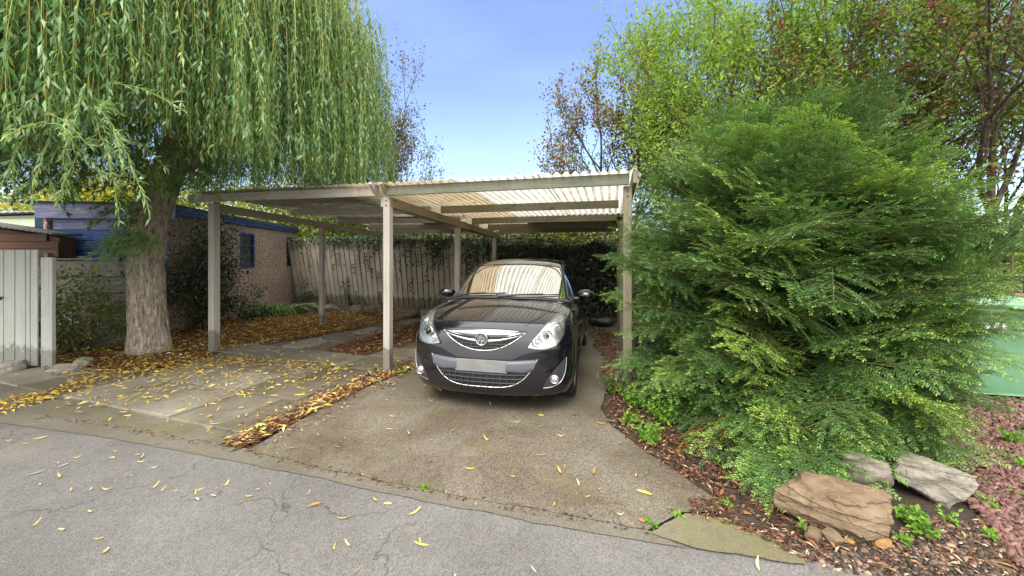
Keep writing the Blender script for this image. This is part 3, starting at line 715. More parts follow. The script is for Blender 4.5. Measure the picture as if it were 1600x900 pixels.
def gfront():
    z = -.03; k = 0
    while z < 2.25:
        hgt = .205
        bar('board', gpnt(-.02, .12, z + hgt / 2), gpnt(-.02, GWd - .33, z + hgt / 2), .024, hgt - .012, m_lil if z > 1.95 else m_blueb, garage, .006)
        z += hgt; k += 1
    bm = bmesh.new(); bm.faces.new([bm.verts.new(gpnt(.0, b, z)) for b, z in ((0, -.05), (GWd, -.05), (GWd, GHt), (0, GHt))]); from_bm('front_wall', bm, m_blue, garage)
    # red and white corner trim
    s = NT('red_white_flaking_trim'); co = s.coord(); n = s.noise(co, 22, 6, .7); c = s.ramp(n, [(.47, (.75, .72, .68)), (.53, (.45, .13, .09))]); mt = s.done(s.pbr(c, .7, .3))
    bar('corner_trim', gpnt(-.06, GWd - .27, -.03), gpnt(-.06, GWd - .27, 2.24), .07, .07, mt, garage)
    # flat roof
    bm = bmesh.new(); top = [gpnt(-.15, -.06, 2.56), gpnt(GLn + .15, -.06, 2.42), gpnt(GLn + .15, GWd + .1, 2.42), gpnt(-.15, GWd + .1, 2.56)]
    vs = [bm.verts.new(p) for p in top] + [bm.verts.new(p - Vector((0, 0, .05))) for p in top]
    for f in ((0, 1, 2, 3), (7, 6, 5, 4), (0, 4, 5, 1), (1, 5, 6, 2), (2, 6, 7, 3), (3, 7, 4, 0)): bm.faces.new([vs[i] for i in f])
    bmesh.ops.recalc_face_normals(bm, faces=bm.faces)
    from_bm('roof', bm, plain('roof_felt', (.06, .06, .06), .9), garage)
gfront()

# ------------------------------------------------------------------ sheds, low fence and gate on the left
m_palegreen = wood('pale_green_paint', (.34, .42, .33), (.48, .54, .42), (.55, .55, .40), .35, .7, knots=False)
m_brown = wood('dark_red_brown_shed_board', (.075, .038, .025), (.15, .075, .05), (.20, .16, .14), .2, .75)
m_steel = plain('old_corrugated_iron', (.22, .22, .22), .5, .5, var=.35)
m_greyw = wood('grey_weathered_fence', (.17, .155, .135), (.28, .26, .23), (.12, .115, .09), .4, .85)
def shed(name, label, x0, x1, y, dep, z0, z1, m, board=.16, rm=None, horizontal=True, over=.08):
    t = thing(name, label, 'shed', ((x0 + x1) / 2, y, 0))
    z = -.03; i = 0
    zmax = max(z0, z1)
    while z < zmax - .02:
        hh = min(board, zmax - z)
        # clip each board under the roof slope
        xa, xb = x0, x1
        if z + hh > min(z0, z1):
            zz = z + hh - .02; f = (zz - z0) / (z1 - z0) if z1 != z0 else 1
            xc = x0 + (x1 - x0) * min(1, max(0, f))
            if z1 < z0: xb = xc
            else: xa = xc
        if xb - xa > .1: bar('board', (xa, y, z + hh / 2), (xb, y, z + hh / 2), .02, hh - .008, m, t, .003)
        z += board; i += 1
    bm = bmesh.new()
    vs = [bm.verts.new(p) for p in ((x0 + .02, y + .03, -.03), (x1 - .02, y + .03, -.03), (x1 - .02, y + .03, z1 - .02), (x0 + .02, y + .03, z0 - .02), (x0 + .02, y + dep, -.03), (x1 - .02, y + dep, -.03), (x1 - .02, y + dep, z1 - .02), (x0 + .02, y + dep, z0 - .02))]
    for f in ((0, 1, 2, 3), (5, 4, 7, 6), (1, 5, 6, 2), (4, 0, 3, 7)): bm.faces.new([vs[k] for k in f])
    bmesh.ops.recalc_face_normals(bm, faces=bm.faces); from_bm('wall', bm, m, t)
    # corrugated roof
    n = 60; P = np.zeros((2, n + 1, 3))
    for i in range(2):
        for j in range(n + 1):
            f = j / n; P[i, j] = (x0 - over + (x1 - x0 + 2 * over) * f, y - .12 + (dep + .2) * i, z0 + (z1 - z0) * f + .03 + .012 * math.sin(j * 2.1))
    o = link('roof', grid_mesh('roof', P), rm or m_steel, t); so = o.modifiers.new('thickness', 'SOLIDIFY'); so.thickness = .03
    return t
shed('pale_green_shed', 'pale green boarded shed with corrugated iron roof, left of the blue garage front', -12.6, -9.2, 9.1, 2.4, 2.43, 2.52, m_palegreen, .3)
shed('brown_shed', 'low dark red-brown timber shed behind the white gate', -10.2, -8.14, 7.15, .3, 2.17, 1.88, m_brown, .14, plain('grey_roofing_felt', (.20, .20, .21), .8), over=.02)
lf = thing('low_fence', 'low weathered grey fence of horizontal boards, below the blue garage front', 'fence', (-7.2, 6.95, 0))
for i in range(5): bar('board', (-9.4, 7.0, .14 + i * .29), (-6.3, 7.10, .14 + i * .29), .022, .275, m_greyw, lf)
for x in (-8.3, -7.3, -6.36): bar('post', (x, 7.12, -.05), (x, 7.12, 1.58), .075, .075, m_greyw, lf)
bar('capping', (-9.4, 6.995, 1.47), (-6.3, 7.095, 1.47), .05, .03, m_greyw, lf)

m_gate = wood('off_white_gate_paint', (0.391, 0.400, 0.377), (0.493, 0.502, 0.479), (0.335, 0.353, 0.307), .2, .6, knots=False, bump=.25)
GY = 5.42
gate = thing('garden_gate', 'off-white boarded garden gate with its post, at the left edge', 'gate', pt(30, 570, GY) * 1.0)
def gx(px): return (px - CX) / F * GY
def gz(py): return H - (py - CY) / F * GY
pxs = [-70, -44, -18, 7, 24.5, 41, 48.5, 60]
for a, b in zip(pxs, pxs[1:]):
    xm = (gx(a) + gx(b)) / 2
    bar('board', (xm, GY, gz(569 + (a * .05))), (xm, GY, gz(390)), gx(b) - gx(a) - .010, .022, m_gate, gate, .004, up=Vector((0, -1, 0)))
bar('post', (gx(73), GY + .02, -.05), (gx(73), GY + .02, gz(402)), .155, .05, m_gate, gate, .005, up=Vector((0, -1, 0)))
for py in (412, 550):
    bar('rail', (gx(-70), GY + .045, gz(py)), (gx(80), GY + .045, gz(py)), .04, .085, m_gate, gate)
bm = bmesh.new(); bm_box(bm, (gx(3), GY - .02, gz(466)), (.03, .03, .04), .004); bm_box(bm, (gx(7), GY - .035, gz(464)), (.07, .012, .014), .003)
from_bm('latch', bm, plain('rusty_latch', (.06, .045, .04), .6, .5, .6), gate)

# ------------------------------------------------------------------ stones
def stone_mat(name, a, b, c_, sc=3.0):
    s = NT(name); co = s.coord(rand=True); n1 = s.noise(co, sc, 8, .65, .8); n2 = s.noise(s.coord((1, 1, 5), rand=True), 5, 7, .7, .5); n3 = s.noise(co, 40, 4, .7)
    c = s.ramp(n1, [(.3, a), (.52, b), (.68, c_)]); c = s.mix(s.ramp(n2, [(.45, (0, 0, 0)), (.65, (.8, .8, .8))]), c, tuple(x * .42 for x in a)); c = s.mix(.25, c, s.mix(n3, tuple(x * .4 for x in a), c_))
    return s.done(s.pbr(c, .8, .3, s.bump(s.mix(.5, n2, n3), .8, .02)))
m_sand = stone_mat('brown_sandstone', (.095, .062, .038), (.165, .113, .068), (.235, .178, .118))
m_ochre = stone_mat('ochre_sandstone', (.24, .12, .04), (.34, .19, .07), (.4, .27, .13))
m_greyst = stone_mat('grey_stone', (.19, .17, .14), (.30, .275, .235), (.39, .36, .32))
m_moss = stone_mat('mossy_stone', (.12, .12, .07), (.22, .2, .14), (.30, .28, .2))
def stone(label, c, size, m, rz=0.0, seed=0, flat=.0, cuts=9, deep=(.5, .8), strata=0.0, group=None, pts=None, name='stone'):
    r = random.Random(seed); bm = bmesh.new()
    bmesh.ops.create_icosphere(bm, subdivisions=6 if strata else 5, radius=1.0)
    planes = []
    for k in range(cuts):
        v = Vector((r.gauss(0, 1), r.gauss(0, 1), r.gauss(0, .8))).normalized(); planes.append((v, r.uniform(*deep)))
    planes.append((Vector((r.gauss(0, .15), r.gauss(0, .15), 1)).normalized(), .62 + flat))
    off = Vector((seed * 3.1, seed * 1.7, 0))
    for v in bm.verts:
        p = v.co.copy()
        for n_, d in planes:
            e = p.dot(n_) - d
            if e > 0: p -= n_ * e * .93
        lay = .03 * math.sin((p.z * 9 + mnoise.noise(p * 1.5 + off) * 3))
        p *= 1 + .07 * mnoise.noise(p * 2.2 + off) + .05 * mnoise.noise(p * 5 + off) + .03 * mnoise.noise(p * 12 + off) + lay * .9
        if strata:
            n0 = Vector((.22, -.18, .95)).normalized(); h = p.dot(n0) * 3.6 + mnoise.noise(p * 1.3 + off) * .9; fr_ = h - math.floor(h)
            p *= 1 + strata * (.5 - fr_) * (1 if fr_ < .86 else -1.2) + .02 * mnoise.noise(p * 25 + off)
            k2 = mnoise.noise(Vector((p.x * 2.2, p.y * 2.2, p.z * .7)) + off * 2)
            if abs(k2) < .045: p *= 1 - .05 * (1 - abs(k2) / .045)
        v.co = p
    # normalise to the wanted size
    lo = Vector([min(v.co[i] for v in bm.verts) for i in range(3)]); hi = Vector([max(v.co[i] for v in bm.verts) for i in range(3)])
    for v in bm.verts: v.co = Vector([(v.co[i] - (lo[i] + hi[i]) / 2) / (hi[i] - lo[i]) * size[i] for i in range(3)])
    o = from_bm(name, bm, m, smooth=True); o.location = (c[0], c[1], size[2] * .5 * .72 - .02 + (c[2] if len(c) > 2 else 0)); o.rotation_euler = (0, 0, rz)
    try:
        o.data.set_sharp_from_angle(angle=R(32))
    except Exception: pass
    return tag(o, label, 'rock' if name == 'boulder' else 'stone', group)
stone('largest brown layered sandstone boulder at the foot of the yew, by the lane', (1.87, 2.33), (.60, .40, .29), m_sand, R(-14), 11, -.02, 13, (.5, .8), .06, name='boulder')
stone('pale grey angular boulder with smooth face, at the edge of the red chippings', (2.69, 2.58), (.40, .44, .27), m_greyst, R(20), 15, -.22, 9, (.34, .6), .035, name='boulder')
stone('dark grey-brown upright rock wedged between the two boulders', (2.26, 2.56), (.26, .28, .34), stone_mat('dark_grey_stone', (.12, .10, .09), (.22, .19, .16), (.3, .27, .23)), R(40), 8, name='boulder')
for (px, py, sx, lab, m, sd_) in ((1300, 850, .10, 'small upright tan stone leaning on the front of the largest boulder', m_sand, 21), (1376, 852, .10, 'small ochre-yellow stone tucked under the right end of the largest boulder', m_ochre, 22),
                                  (1272, 845, .12, 'flat brown stone lying left of the upright tan stone', m_sand, 23), (1327, 848, .05, 'tiny ochre pebble in front of the largest boulder', m_ochre, 24)):
    p = gp(px, py - 4); stone(lab, (p.x, p.y), (sx, sx * .8, sx * (.95 if sd_ == 21 else .6)), m, sd_, sd_)
for (px, py, sx, lab, m, sd_) in ((132, 572, .36, 'squarish mossy stone at the edge of the leaf bed, right of the gate post', m_moss, 31), (98, 583, .34, 'flat grey stone at the foot of the gate post', m_greyst, 32),
                                  (20, 580, .42, 'flat pale stone under the bottom edge of the gate', m_greyst, 33), (-20, 572, .3, 'rounded stone partly cut off at the left edge under the gate', m_greyst, 34),
                                  (170, 540, .5, 'long dark mossy stone behind the leaf bed, left of the willow trunk', m_moss, 35), (292, 505, .6, 'dark weathered stone under the ivy, left of the outer carport post', m_moss, 36)):
    p = gp(px, py); stone(lab, (p.x, p.y), (sx, sx * .62, sx * .45), m, sd_, sd_)
for i, (px, py, sx, m) in enumerate(((478, 487, .7, m_moss), (512, 489, .6, m_moss), (556, 491, .5, m_moss), (578, 493, .42, m_sand), (632, 494, .8, m_sand), (676, 499, .7, m_moss))):
    p = gp(px, py); stone(['long mossy edging stone by the strappy plant', 'mossy edging stone behind the second outer post', 'rounded mossy edging stone right of the second outer post', 'small brown edging stone beside the rounded mossy one',
        'long brown edging stone seen right of the middle front post', 'dark edging stone nearest the car, at the foot of the fence'][i], (p.x, p.y), (sx, sx * .5, .30), m, R(-15), 50 + i, group='edging stones along the back bed')

# ------------------------------------------------------------------ wheelie bin, bags, right-hand boundary
m_bin = plain('faded_green_plastic', (.115, .25, .145), .5, .35, var=.12, scale=3, bump=.1, bscale=90)
m_binlid = plain('pale_green_lid_plastic', (.17, .32, .20), .45, .35, var=.12, scale=4)
m_white = plain('white_sticker', (.75, .74, .76), .5)
m_black = plain('black_rubber', (.02, .02, .02), .7)
BX = Vector((5.40, 4.56, 0)); BA = R(-14)
wb = thing('wheelie_bin', 'pale green wheelie bin with white leaf-shaped stickers, half behind the yew at the right edge', 'wheelie bin', BX, BA)
def bin_():
    def ring(w_, d_, z, r=.06, n=4):
        out = []
        for (cx_, cy_, a0) in ((w_ / 2 - r, -d_ / 2 + r, -90), (w_ / 2 - r, d_ / 2 - r, 0), (-w_ / 2 + r, d_ / 2 - r, 90), (-w_ / 2 + r, -d_ / 2 + r, 180)):
            for k in range(n + 1):
                a = R(a0 + 90 * k / n); out.append((cx_ + r * math.cos(a), cy_ + r * math.sin(a), z))
        return out
    rows = [(.50, .54, .03), (.505, .55, .06), (.545, .60, .5), (.58, .655, .90), (.615, .69, .915), (.615, .69, .985), (.60, .67, .99)]
    P = np.array([ring(*q) for q in rows]); o = link('body', grid_mesh('body', P, closed_v=True), m_bin, wb, False)
    bm = bmesh.new(); bm.from_mesh(o.data)
    bm.verts.ensure_lookup_table(); bm.faces.new([bm.verts[i] for i in range(20)][::-1]); bm.to_mesh(o.data); bm.free()
    rows = [(.66, .74, .985), (.68, .76, 1.0), (.68, .76, 1.035), (.62, .70, 1.065), (.40, .46, 1.085), (.05, .05, 1.088)]
    P = np.array([ring(q[0], q[1], q[2], min(.07, q[0] * .3)) for q in rows]); link('lid', grid_mesh('lid', P, closed_v=True), m_binlid, wb, False)
    bm = bmesh.new(); bm_box(bm, (0, .40, 1.0), (.5, .035, .035), .01); bm_box(bm, (.2, .375, .98), (.03, .08, .05), .005); bm_box(bm, (-.2, .375, .98), (.03, .08, .05), .005); from_bm('handle', bm, m_bin, wb, False)
    for x in (-.27, .27):
        th = np.linspace(0, 2 * np.pi, 24, endpoint=False); pr = [(.02, -.025), (.09, -.025), (.1, -.015), (.1, .015), (.09, .025), (.02, .025)]
        P = np.array([[(x + b, .30 + a * math.cos(t), .10 + a * math.sin(t)) for a, b in pr] for t in th]); link('wheel', grid_mesh('wheel', P, closed_u=True), m_black, wb, False)
    # grip under the lid and white stickers on the front
    bm = bmesh.new(); bm_box(bm, (.1, -.375, .985), (.26, .05, .03), .01); from_bm('lid_grip', bm, m_binlid, wb, False)
    for x, z, sc, in ((-.20, .80, 1.0), (-.125, .80, 1.0), (-.05, .795, .9), (.14, .77, .8), (.215, .69, 1.2)):
        yb = -(.60 + (.655 - .60) * (z - .5) / .4) / 2 - .003
        bm = bmesh.new(); o_ = [(-.02, -.045), (.016, -.05), (.022, -.01), (.026, .02), (.008, .05), (-.012, .042), (-.026, .012), (-.022, -.012)]
        f = bm.faces.new([bm.verts.new((x + a * sc, yb - .07 * b * sc * 1.0, z + b * sc)) for a, b in o_]); bmesh.ops.recalc_face_normals(bm, faces=bm.faces)
        r_ = bmesh.ops.extrude_face_region(bm, geom=[f]); bmesh.ops.translate(bm, vec=(0, -.002, 0), verts=[v for v in r_['geom'] if isinstance(v, bmesh.types.BMVert)])
        bmesh.ops.recalc_face_normals(bm, faces=bm.faces); from_bm('sticker', bm, m_white, wb, False)
bin_()
m_teal = plain('teal_sheet', (.03, .26, .27), .5, .3, var=.3, scale=5)
bm = bmesh.new(); bm_box(bm, (0, 0, .92), (.95, .03, 1.78), .01); bm_box(bm, (-.44, -.02, .92), (.05, .03, 1.8), .005); bm_box(bm, (.44, -.02, .92), (.05, .03, 1.8), .005)
o = from_bm('teal_panel', bm, m_teal); o.location = (4.75, 5.9, 0); o.rotation_euler = (0, 0, R(-20)); tag(o, 'teal green panel almost hidden behind the yew, right of its middle', 'panel')
rf = thing('dark_fence', 'low dark green-grey fence behind the wheelie bin at the right edge', 'fence', (9.5, 8.2, 0))
m_dkf = wood('dark_mossy_fence', (.05, .055, .04), (.11, .115, .085), (.05, .07, .03), .5, .85)
for i in range(14): bar('board', (6.4 + i * .46, 8.3 - i * .03, .62), (6.4 + i * .46, 8.3 - i * .03, 1.12), .44, .02, m_dkf, rf, .003, up=Vector((0, -1, 0)))
bar('capping', (6.2, 8.28, 1.14), (12.8, 7.86, 1.14), .06, .04, m_greyw, rf)
def brick():
    s = NT('old_brick'); co = s.coord((1, 1, 1)); b = s.n('ShaderNodeTexBrick', Scale=1.0); b.inputs['Brick Width'].default_value = .215; b.inputs['Row Height'].default_value = .075; b.inputs['Mortar Size'].default_value = .01
    b.inputs['Color1'].default_value = rgb(.30, .13, .09); b.inputs['Color2'].default_value = rgb(.42, .22, .16); b.inputs['Mortar'].default_value = rgb(.38, .35, .31)
    cm = s.n('ShaderNodeMapping', Rotation=(R(90), 0, 0)); s.l(co, cm.inputs[0]); s.l(cm.outputs[0], b.inputs['Vector'])
    return s.done(s.pbr(b.outputs['Color'], .85, .2))
bm = bmesh.new(); bm_box(bm, (0, 0, .36), (6.8, .2, .78), .01); bm_box(bm, (0, 0, .77), (6.8, .26, .05), .01)
o = from_bm('brick_wall', bm, brick()); o.location = (9.4, 7.75, 0); o.rotation_euler = (0, 0, R(-4)); tag(o, 'low red brick wall in front of the dark fence, right of the yew', 'wall')

def bag(label, c, size, m, seed, name='bin_bag'):
    bm = bmesh.new(); bmesh.ops.create_icosphere(bm, subdivisions=4, radius=1)
    for v in bm.verts:
        p = v.co.copy(); a = math.atan2(p.y, p.x)
        k = 1 + .10 * mnoise.noise(p * 2 + Vector((seed, 0, 0))) + .05 * math.sin(a * 11 + 3 * mnoise.noise(p * 3)) * (abs(p.z)) + .05 * abs(mnoise.noise(p * 5 + Vector((0, seed, 0))))
        zz = p.z
        if zz > .55: kk = max(.12, 1 - (zz - .55) * 2.1); p.x *= kk; p.y *= kk; zz *= 1.15
        v.co = Vector((p.x * k * size[0] / 2, p.y * k * size[1] / 2, max(-.9, zz) * size[2] / 2))
    o = from_bm(name, bm, m, smooth=True); o.location = (c[0], c[1], size[2] * .45); return tag(o, label, 'bag')
m_bag = plain('black_bag_plastic', (.014, .015, .018), .28, .5, bump=.5, bscale=14)
p = gp(1012, 598); bag('knotted black bin bag on the soil between the front right post and the yew', (p.x + .14, p.y + .25), (.5, .45, .55), m_bag, 2)
bag('black plastic bag lying at the foot of the dark ivy hedge, right of the car', (1.95, 8.6), (.6, .4, .28), m_bag, 5)
# ------------------------------------------------------------------ vegetation
def bark(name, a, b, sc=(1, 1, .35), bs=22):
    s = NT(name); co = s.coord(sc); n = s.noise(co, bs, 8, .7, .7); n2 = s.noise(s.coord(), 3, 5)
    c = s.ramp(n, [(.34, tuple(x * .35 for x in a)), (.5, a), (.68, b)]); c = s.mix(s.ramp(n2, [(.5, (0, 0, 0)), (.75, (.6, .6, .6))]), c, s.mix(1., c, (.7, .8, .55), 'MULTIPLY'))
    return s.done(s.pbr(c, .9, .2, s.bump(n, 1.0, .03)))
m_barkw = bark('willow_bark', (.35, .295, .24), (.56, .50, .43))
m_bark = bark('dark_bark', (.10, .075, .055), (.2, .16, .12), bs=25)
m_twig = plain('twig', (.09, .065, .045), .8)
m_wtwig = plain('yellow_willow_twig', (.34, .33, .05), .6)
m_ytwig = plain('yew_twig', (.13, .14, .045), .7)

m_willow = leaf_mat('willow_leaf', [(0, (.06, .125, .03)), (.35, (.11, .235, .065)), (.65, (.195, .35, .145)), (.85, (.33, .46, .28)), (1, (.38, .38, .06))], .42, .42, .4)
m_yew = leaf_mat('yew_needle', [(0, (.30, .15, .035)), (.06, (.05, .075, .018)), (.12, (.036, .09, .030)), (.5, (.085, .19, .052)), (.8, (.20, .35, .075)), (1, (.33, .45, .08))], .28, .38, .45)
m_ash = leaf_mat('light_green_leaf', [(0, (.09, .15, .02)), (.5, (.19, .33, .045)), (.85, (.31, .42, .06)), (1, (.40, .36, .06))], .5, .5, .3)
m_haw = leaf_mat('hawthorn_leaf', [(0, (.06, .075, .02)), (.4, (.13, .19, .04)), (.66, (.21, .21, .05)), (1, (.26, .10, .04))], .35, .5, .3)
m_berry = leaf_mat('red_berry', [(0, (.13, .012, .015)), (1, (.30, .03, .03))], .0, .35, .5)
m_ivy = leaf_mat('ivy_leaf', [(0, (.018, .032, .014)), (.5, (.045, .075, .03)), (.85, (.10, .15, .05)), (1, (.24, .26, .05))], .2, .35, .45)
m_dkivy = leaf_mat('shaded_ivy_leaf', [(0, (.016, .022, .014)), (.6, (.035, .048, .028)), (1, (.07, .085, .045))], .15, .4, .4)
m_hedge = leaf_mat('autumn_hedge_leaf', [(0, (.09, .11, .02)), (.4, (.22, .25, .03)), (.75, (.42, .40, .05)), (1, (.50, .30, .05))], .45, .5, .3)
m_shrub = leaf_mat('shrub_leaf', [(0, (.05, .08, .02)), (.5, (.125, .19, .04)), (.85, (.22, .28, .06)), (1, (.30, .17, .05))], .35, .45, .35)
m_weed = leaf_mat('weed_leaf', [(0, (.08, .19, .02)), (.6, (.16, .33, .035)), (1, (.28, .42, .07))], .4, .5, .3)
m_strap = leaf_mat('strap_leaf', [(0, (.05, .11, .02)), (.6, (.12, .22, .04)), (1, (.26, .30, .08))], .35, .4, .4)
m_sparse = leaf_mat('dark_sparse_leaf', [(0, (.06, .055, .03)), (.5, (.12, .115, .05)), (1, (.24, .17, .08))], .3, .5, .3)

# ---- weeping willow
def trunk_mesh():
    path = [(-5.84, 6.42, -.08), (-5.85, 6.42, .1), (-5.88, 6.43, .5), (-5.92, 6.45, 1.0), (-5.94, 6.46, 1.45), (-5.88, 6.46, 1.9), (-5.77, 6.46, 2.35), (-5.6, 6.5, 2.9), (-5.40, 6.55, 3.6), (-5.42, 6.6, 4.6)]
    rad = [.25, .24, .225, .215, .21, .205, .205, .20, .18, .14]
    # resample
    P = np.array(path); n = 90; t = np.linspace(0, len(P) - 1, n); idx = np.arange(len(P))
    sm = np.stack([np.interp(t, idx, P[:, k]) for k in range(3)], 1); rr = np.interp(t, idx, rad)
    for _ in range(6): sm[1:-1] = (sm[:-2] + sm[1:-1] * 2 + sm[2:]) / 4; rr[1:-1] = (rr[:-2] + rr[1:-1] * 2 + rr[2:]) / 4
    n2 = 300; ts = np.linspace(0, n - 1, n2); sm = np.stack([np.interp(ts, np.arange(n), sm[:, k]) for k in range(3)], 1); rr = np.interp(ts, np.arange(n), rr); n = n2
    seg = 190; a = np.linspace(0, 2 * np.pi, seg, endpoint=False); V = np.zeros((n, seg, 3))
    for i in range(n):
        z = sm[i, 2]
        for j in range(seg):
            x, y = math.cos(a[j]), math.sin(a[j])
            nv = mnoise.noise(Vector((x * 2.5, y * 2.5, z * 2.2)))
            q = Vector((x * 8.5 + nv * .5, y * 8.5, z * 3.0 + nv)); r1 = 1 - 2.4 * abs(mnoise.noise(q)); r2 = 1 - 2.2 * abs(mnoise.noise(q * 2.1 + Vector((9, 0, 0))))
            k = rr[i] * (1 + .03 * math.sin(3 * a[j] + z) + .04 * nv) + .020 * r1 + .010 * r2
            if z < .35: k += .022 * (.35 - z) / .35 * (1 + math.sin(5 * a[j] + 1))
            V[i, j] = (sm[i, 0] + x * k, sm[i, 1] + y * k, z)
    return grid_mesh('trunk', V, closed_v=True)
willow = thing('weeping_willow', 'large weeping willow with ridged trunk and long hanging green curtains, left of the carport', 'tree', (-5.85, 6.42, 0))
link('trunk', trunk_mesh(), m_barkw, willow)
def willow_crown():
    r = np.random.default_rng(21)
    lim = Tubes(); wtw = Tubes(); P = []; D = []; N = []; Ln = []; Wd = []; T = []
    c0 = np.array([-6.0, 6.4, 0])
    def zl_(x, y):        # lower edge of the curtain
        px = CX + x / y * F
        return np.interp(px, [-400, 0, 130, 190, 290, 330, 420, 560, 600, 640], [2.15, 2.25, 2.45, 2.75, 2.62, 2.5, 2.46, 2.43, 2.5, 2.5])
    # limbs
    for k in range(11):
        az = k / 11 * 6.28 + r.normal(0, .2); L_ = r.uniform(2.4, 3.4); t = np.linspace(0, 1, 8)[:, None]
        p = np.array([-5.42, 6.55, 3.0 + .13 * k]) + np.array([math.cos(az), math.sin(az), 0]) * L_ * t + np.array([0, 0, 1]) * (3.0 * t - 1.1 * t * t) + r.normal(0, .06, (8, 3)) * t
        lim.add(p, np.linspace(.15, .03, 8), 8)
    nh = 0
    for c in range(600):
        # hank of strands that hangs from one branch end
        az = r.uniform(0, 2 * np.pi) if c % 2 else r.uniform(-2.9, .2); rho = 3.75 * math.sqrt(r.uniform(.05, 1.0)) if c % 4 else r.uniform(3.2, 3.8)
        hx, hy = c0[0] + rho * math.cos(az) * 1.0, c0[1] + rho * math.sin(az) * 1.08
        if hy < 2.35: continue
        front = (hy < 6.6) or (rho > 3)
        ns = r.integers(4, 9)
        rim = min(1, rho / 3.6)
        ztop = 3.3 + 4.2 * math.sqrt(max(.03, 1 - (rho / 4.05) ** 2)) + r.uniform(-.2, .6)
        spread = r.uniform(.07, .24)
        low_h = r.uniform(0, .62) ** 1.9 * (1.0 if rho > 1.5 else 1.2) + (1 - rim) * .55
        for s_ in range(ns):
            x = hx + r.normal(0, spread); y = hy + r.normal(0, spread)
            z1 = max(zl_(x, max(y, 2.3)), 2.1) + low_h + abs(r.normal(0, .16)) + (.25 if y > 7.5 else 0)
            if x / max(y, 2.3) > -.80: z1 -= low_h * .5
            if r.random() < .07: z1 += r.uniform(.2, 1.0)
            z0 = min(ztop + r.uniform(-.3, .3), 6.9)
            if z0 - z1 < .4: z0 = z1 + r.uniform(.5, 1.3)
            # hang: sways outward at the top, wobbles, straightens below
            m = max(6, int((z0 - z1) / .12)); zz = np.linspace(z0, z1, m); f = (z0 - zz) / (z0 - z1)
            ox = r.normal(0, .10); oy = r.normal(0, .10); ph = r.uniform(0, 6.28)
            ax = math.cos(az) * .22; ay = math.sin(az) * .22
            path = np.stack([x - ax * (1 - f) ** 2 + ox * f + .025 * np.sin(zz * 3 + ph), y - ay * (1 - f) ** 2 + oy * f + .025 * np.cos(zz * 2.6 + ph), zz], 1)
            wtw.add(path, np.linspace(.0042, .0016, m), 3)
            step = .034 if hy < 6 else .042
            nl = int((z0 - z1) / step); u = np.sort(r.random(nl)); pp = np.stack([np.interp(u, f, path[:, k]) for k in range(3)], 1)
            aa = np.arange(nl) * 2.4 + r.normal(0, .5, nl); dn = r.uniform(.25, 1.0, nl)
            d = np.stack([np.cos(aa) * dn, np.sin(aa) * dn, -np.ones(nl) * r.uniform(.5, 1.2, nl)], 1)
            P.append(pp); D.append(d); N.append(np.stack([np.cos(aa) * .9, np.sin(aa) * .9, np.full(nl, .7)], 1) + r.normal(0, .45, (nl, 3)))
            ln = r.uniform(.07, .13, nl) * (1 - .25 * (u > .93)); Ln.append(ln); Wd.append(ln * r.uniform(.165, .235, nl))
            tb = np.clip(r.normal(.52, .12) + .10 * (rim - .8), .1, .85)
            tt = np.clip(r.normal(tb, .17, nl), 0, .93); tt[r.random(nl) < .012] = 1.0; T.append(tt)
        nh += 1
    # sprays pointing outwards and short shoots on the trunk
    def spray(o, d, L_, nl, tb):
        t = np.linspace(0, 1, 8)[:, None]; d = np.array(d) / np.linalg.norm(d); path = np.array(o) + d * L_ * t + np.array([0, 0, -.35 * L_]) * t * t + r.normal(0, .012, (8, 3)) * t
        wtw.add(path, np.linspace(.005, .0018, 8), 3); u = r.random(nl); pp = np.stack([np.interp(u, t[:, 0], path[:, k]) for k in range(3)], 1)
        dd = d + r.normal(0, .55, (nl, 3)) + np.array([0, 0, -.35]); ln = r.uniform(.06, .11, nl)
        P.append(pp); D.append(dd); N.append(np.array([0, 0, 1.]) + r.normal(0, .5, (nl, 3))); Ln.append(ln); Wd.append(ln * r.uniform(.15, .2, nl)); T.append(np.clip(r.normal(tb, .14, nl), 0, .95))
    for k in range(30):
        o = pt(r.uniform(170, 240), r.uniform(310, 345), 6.0); spray(o, (r.normal(-.5, .4), -abs(r.normal(.4, .4)), r.normal(.0, .3)), r.uniform(.2, .5), 30, .35)
    for k in range(46):
        o = pt(r.uniform(180, 258), r.uniform(362, 395), 6.0); spray(o, (r.normal(-.25, .6), -abs(r.normal(.5, .4)), r.normal(.05, .4)), r.uniform(.2, .55), 36, .66)
    for k in range(440):
        o = pt(r.uniform(-20, 330), r.uniform(170, 292), r.uniform(4.8, 7.2)); spray(o, (r.normal(0, .7), r.normal(-.3, .6), -abs(r.normal(.1, .3))), r.uniform(.25, .5), 34, .3)
    for k in range(60):
        o = pt(r.uniform(-20, 190), r.uniform(130, 215), r.uniform(3.1, 4.2)); spray(o, (r.normal(.3, .6), -abs(r.normal(.3, .4)), -abs(r.normal(.25, .4))), r.uniform(.4, .8), 46, .68)
    for (px, py) in ((238, 470), (205, 548), (195, 440), (240, 552)):
        o = pt(px, py, 5.98); spray(o, (0, -1, .2), .15, 12, .8)
    link('branches', lim.mesh('branches'), m_barkw, willow)
    link('hanging_shoots', wtw.mesh('hanging_shoots'), m_wtwig, willow)
    P = np.concatenate(P); k = len(P)
    print('willow leaves', k)
    link('crown', leaves('crown', P, np.concatenate(D), np.concatenate(N), np.concatenate(Ln), np.concatenate(Wd), np.concatenate(T), .16, .16), m_willow, willow)
willow_crown()

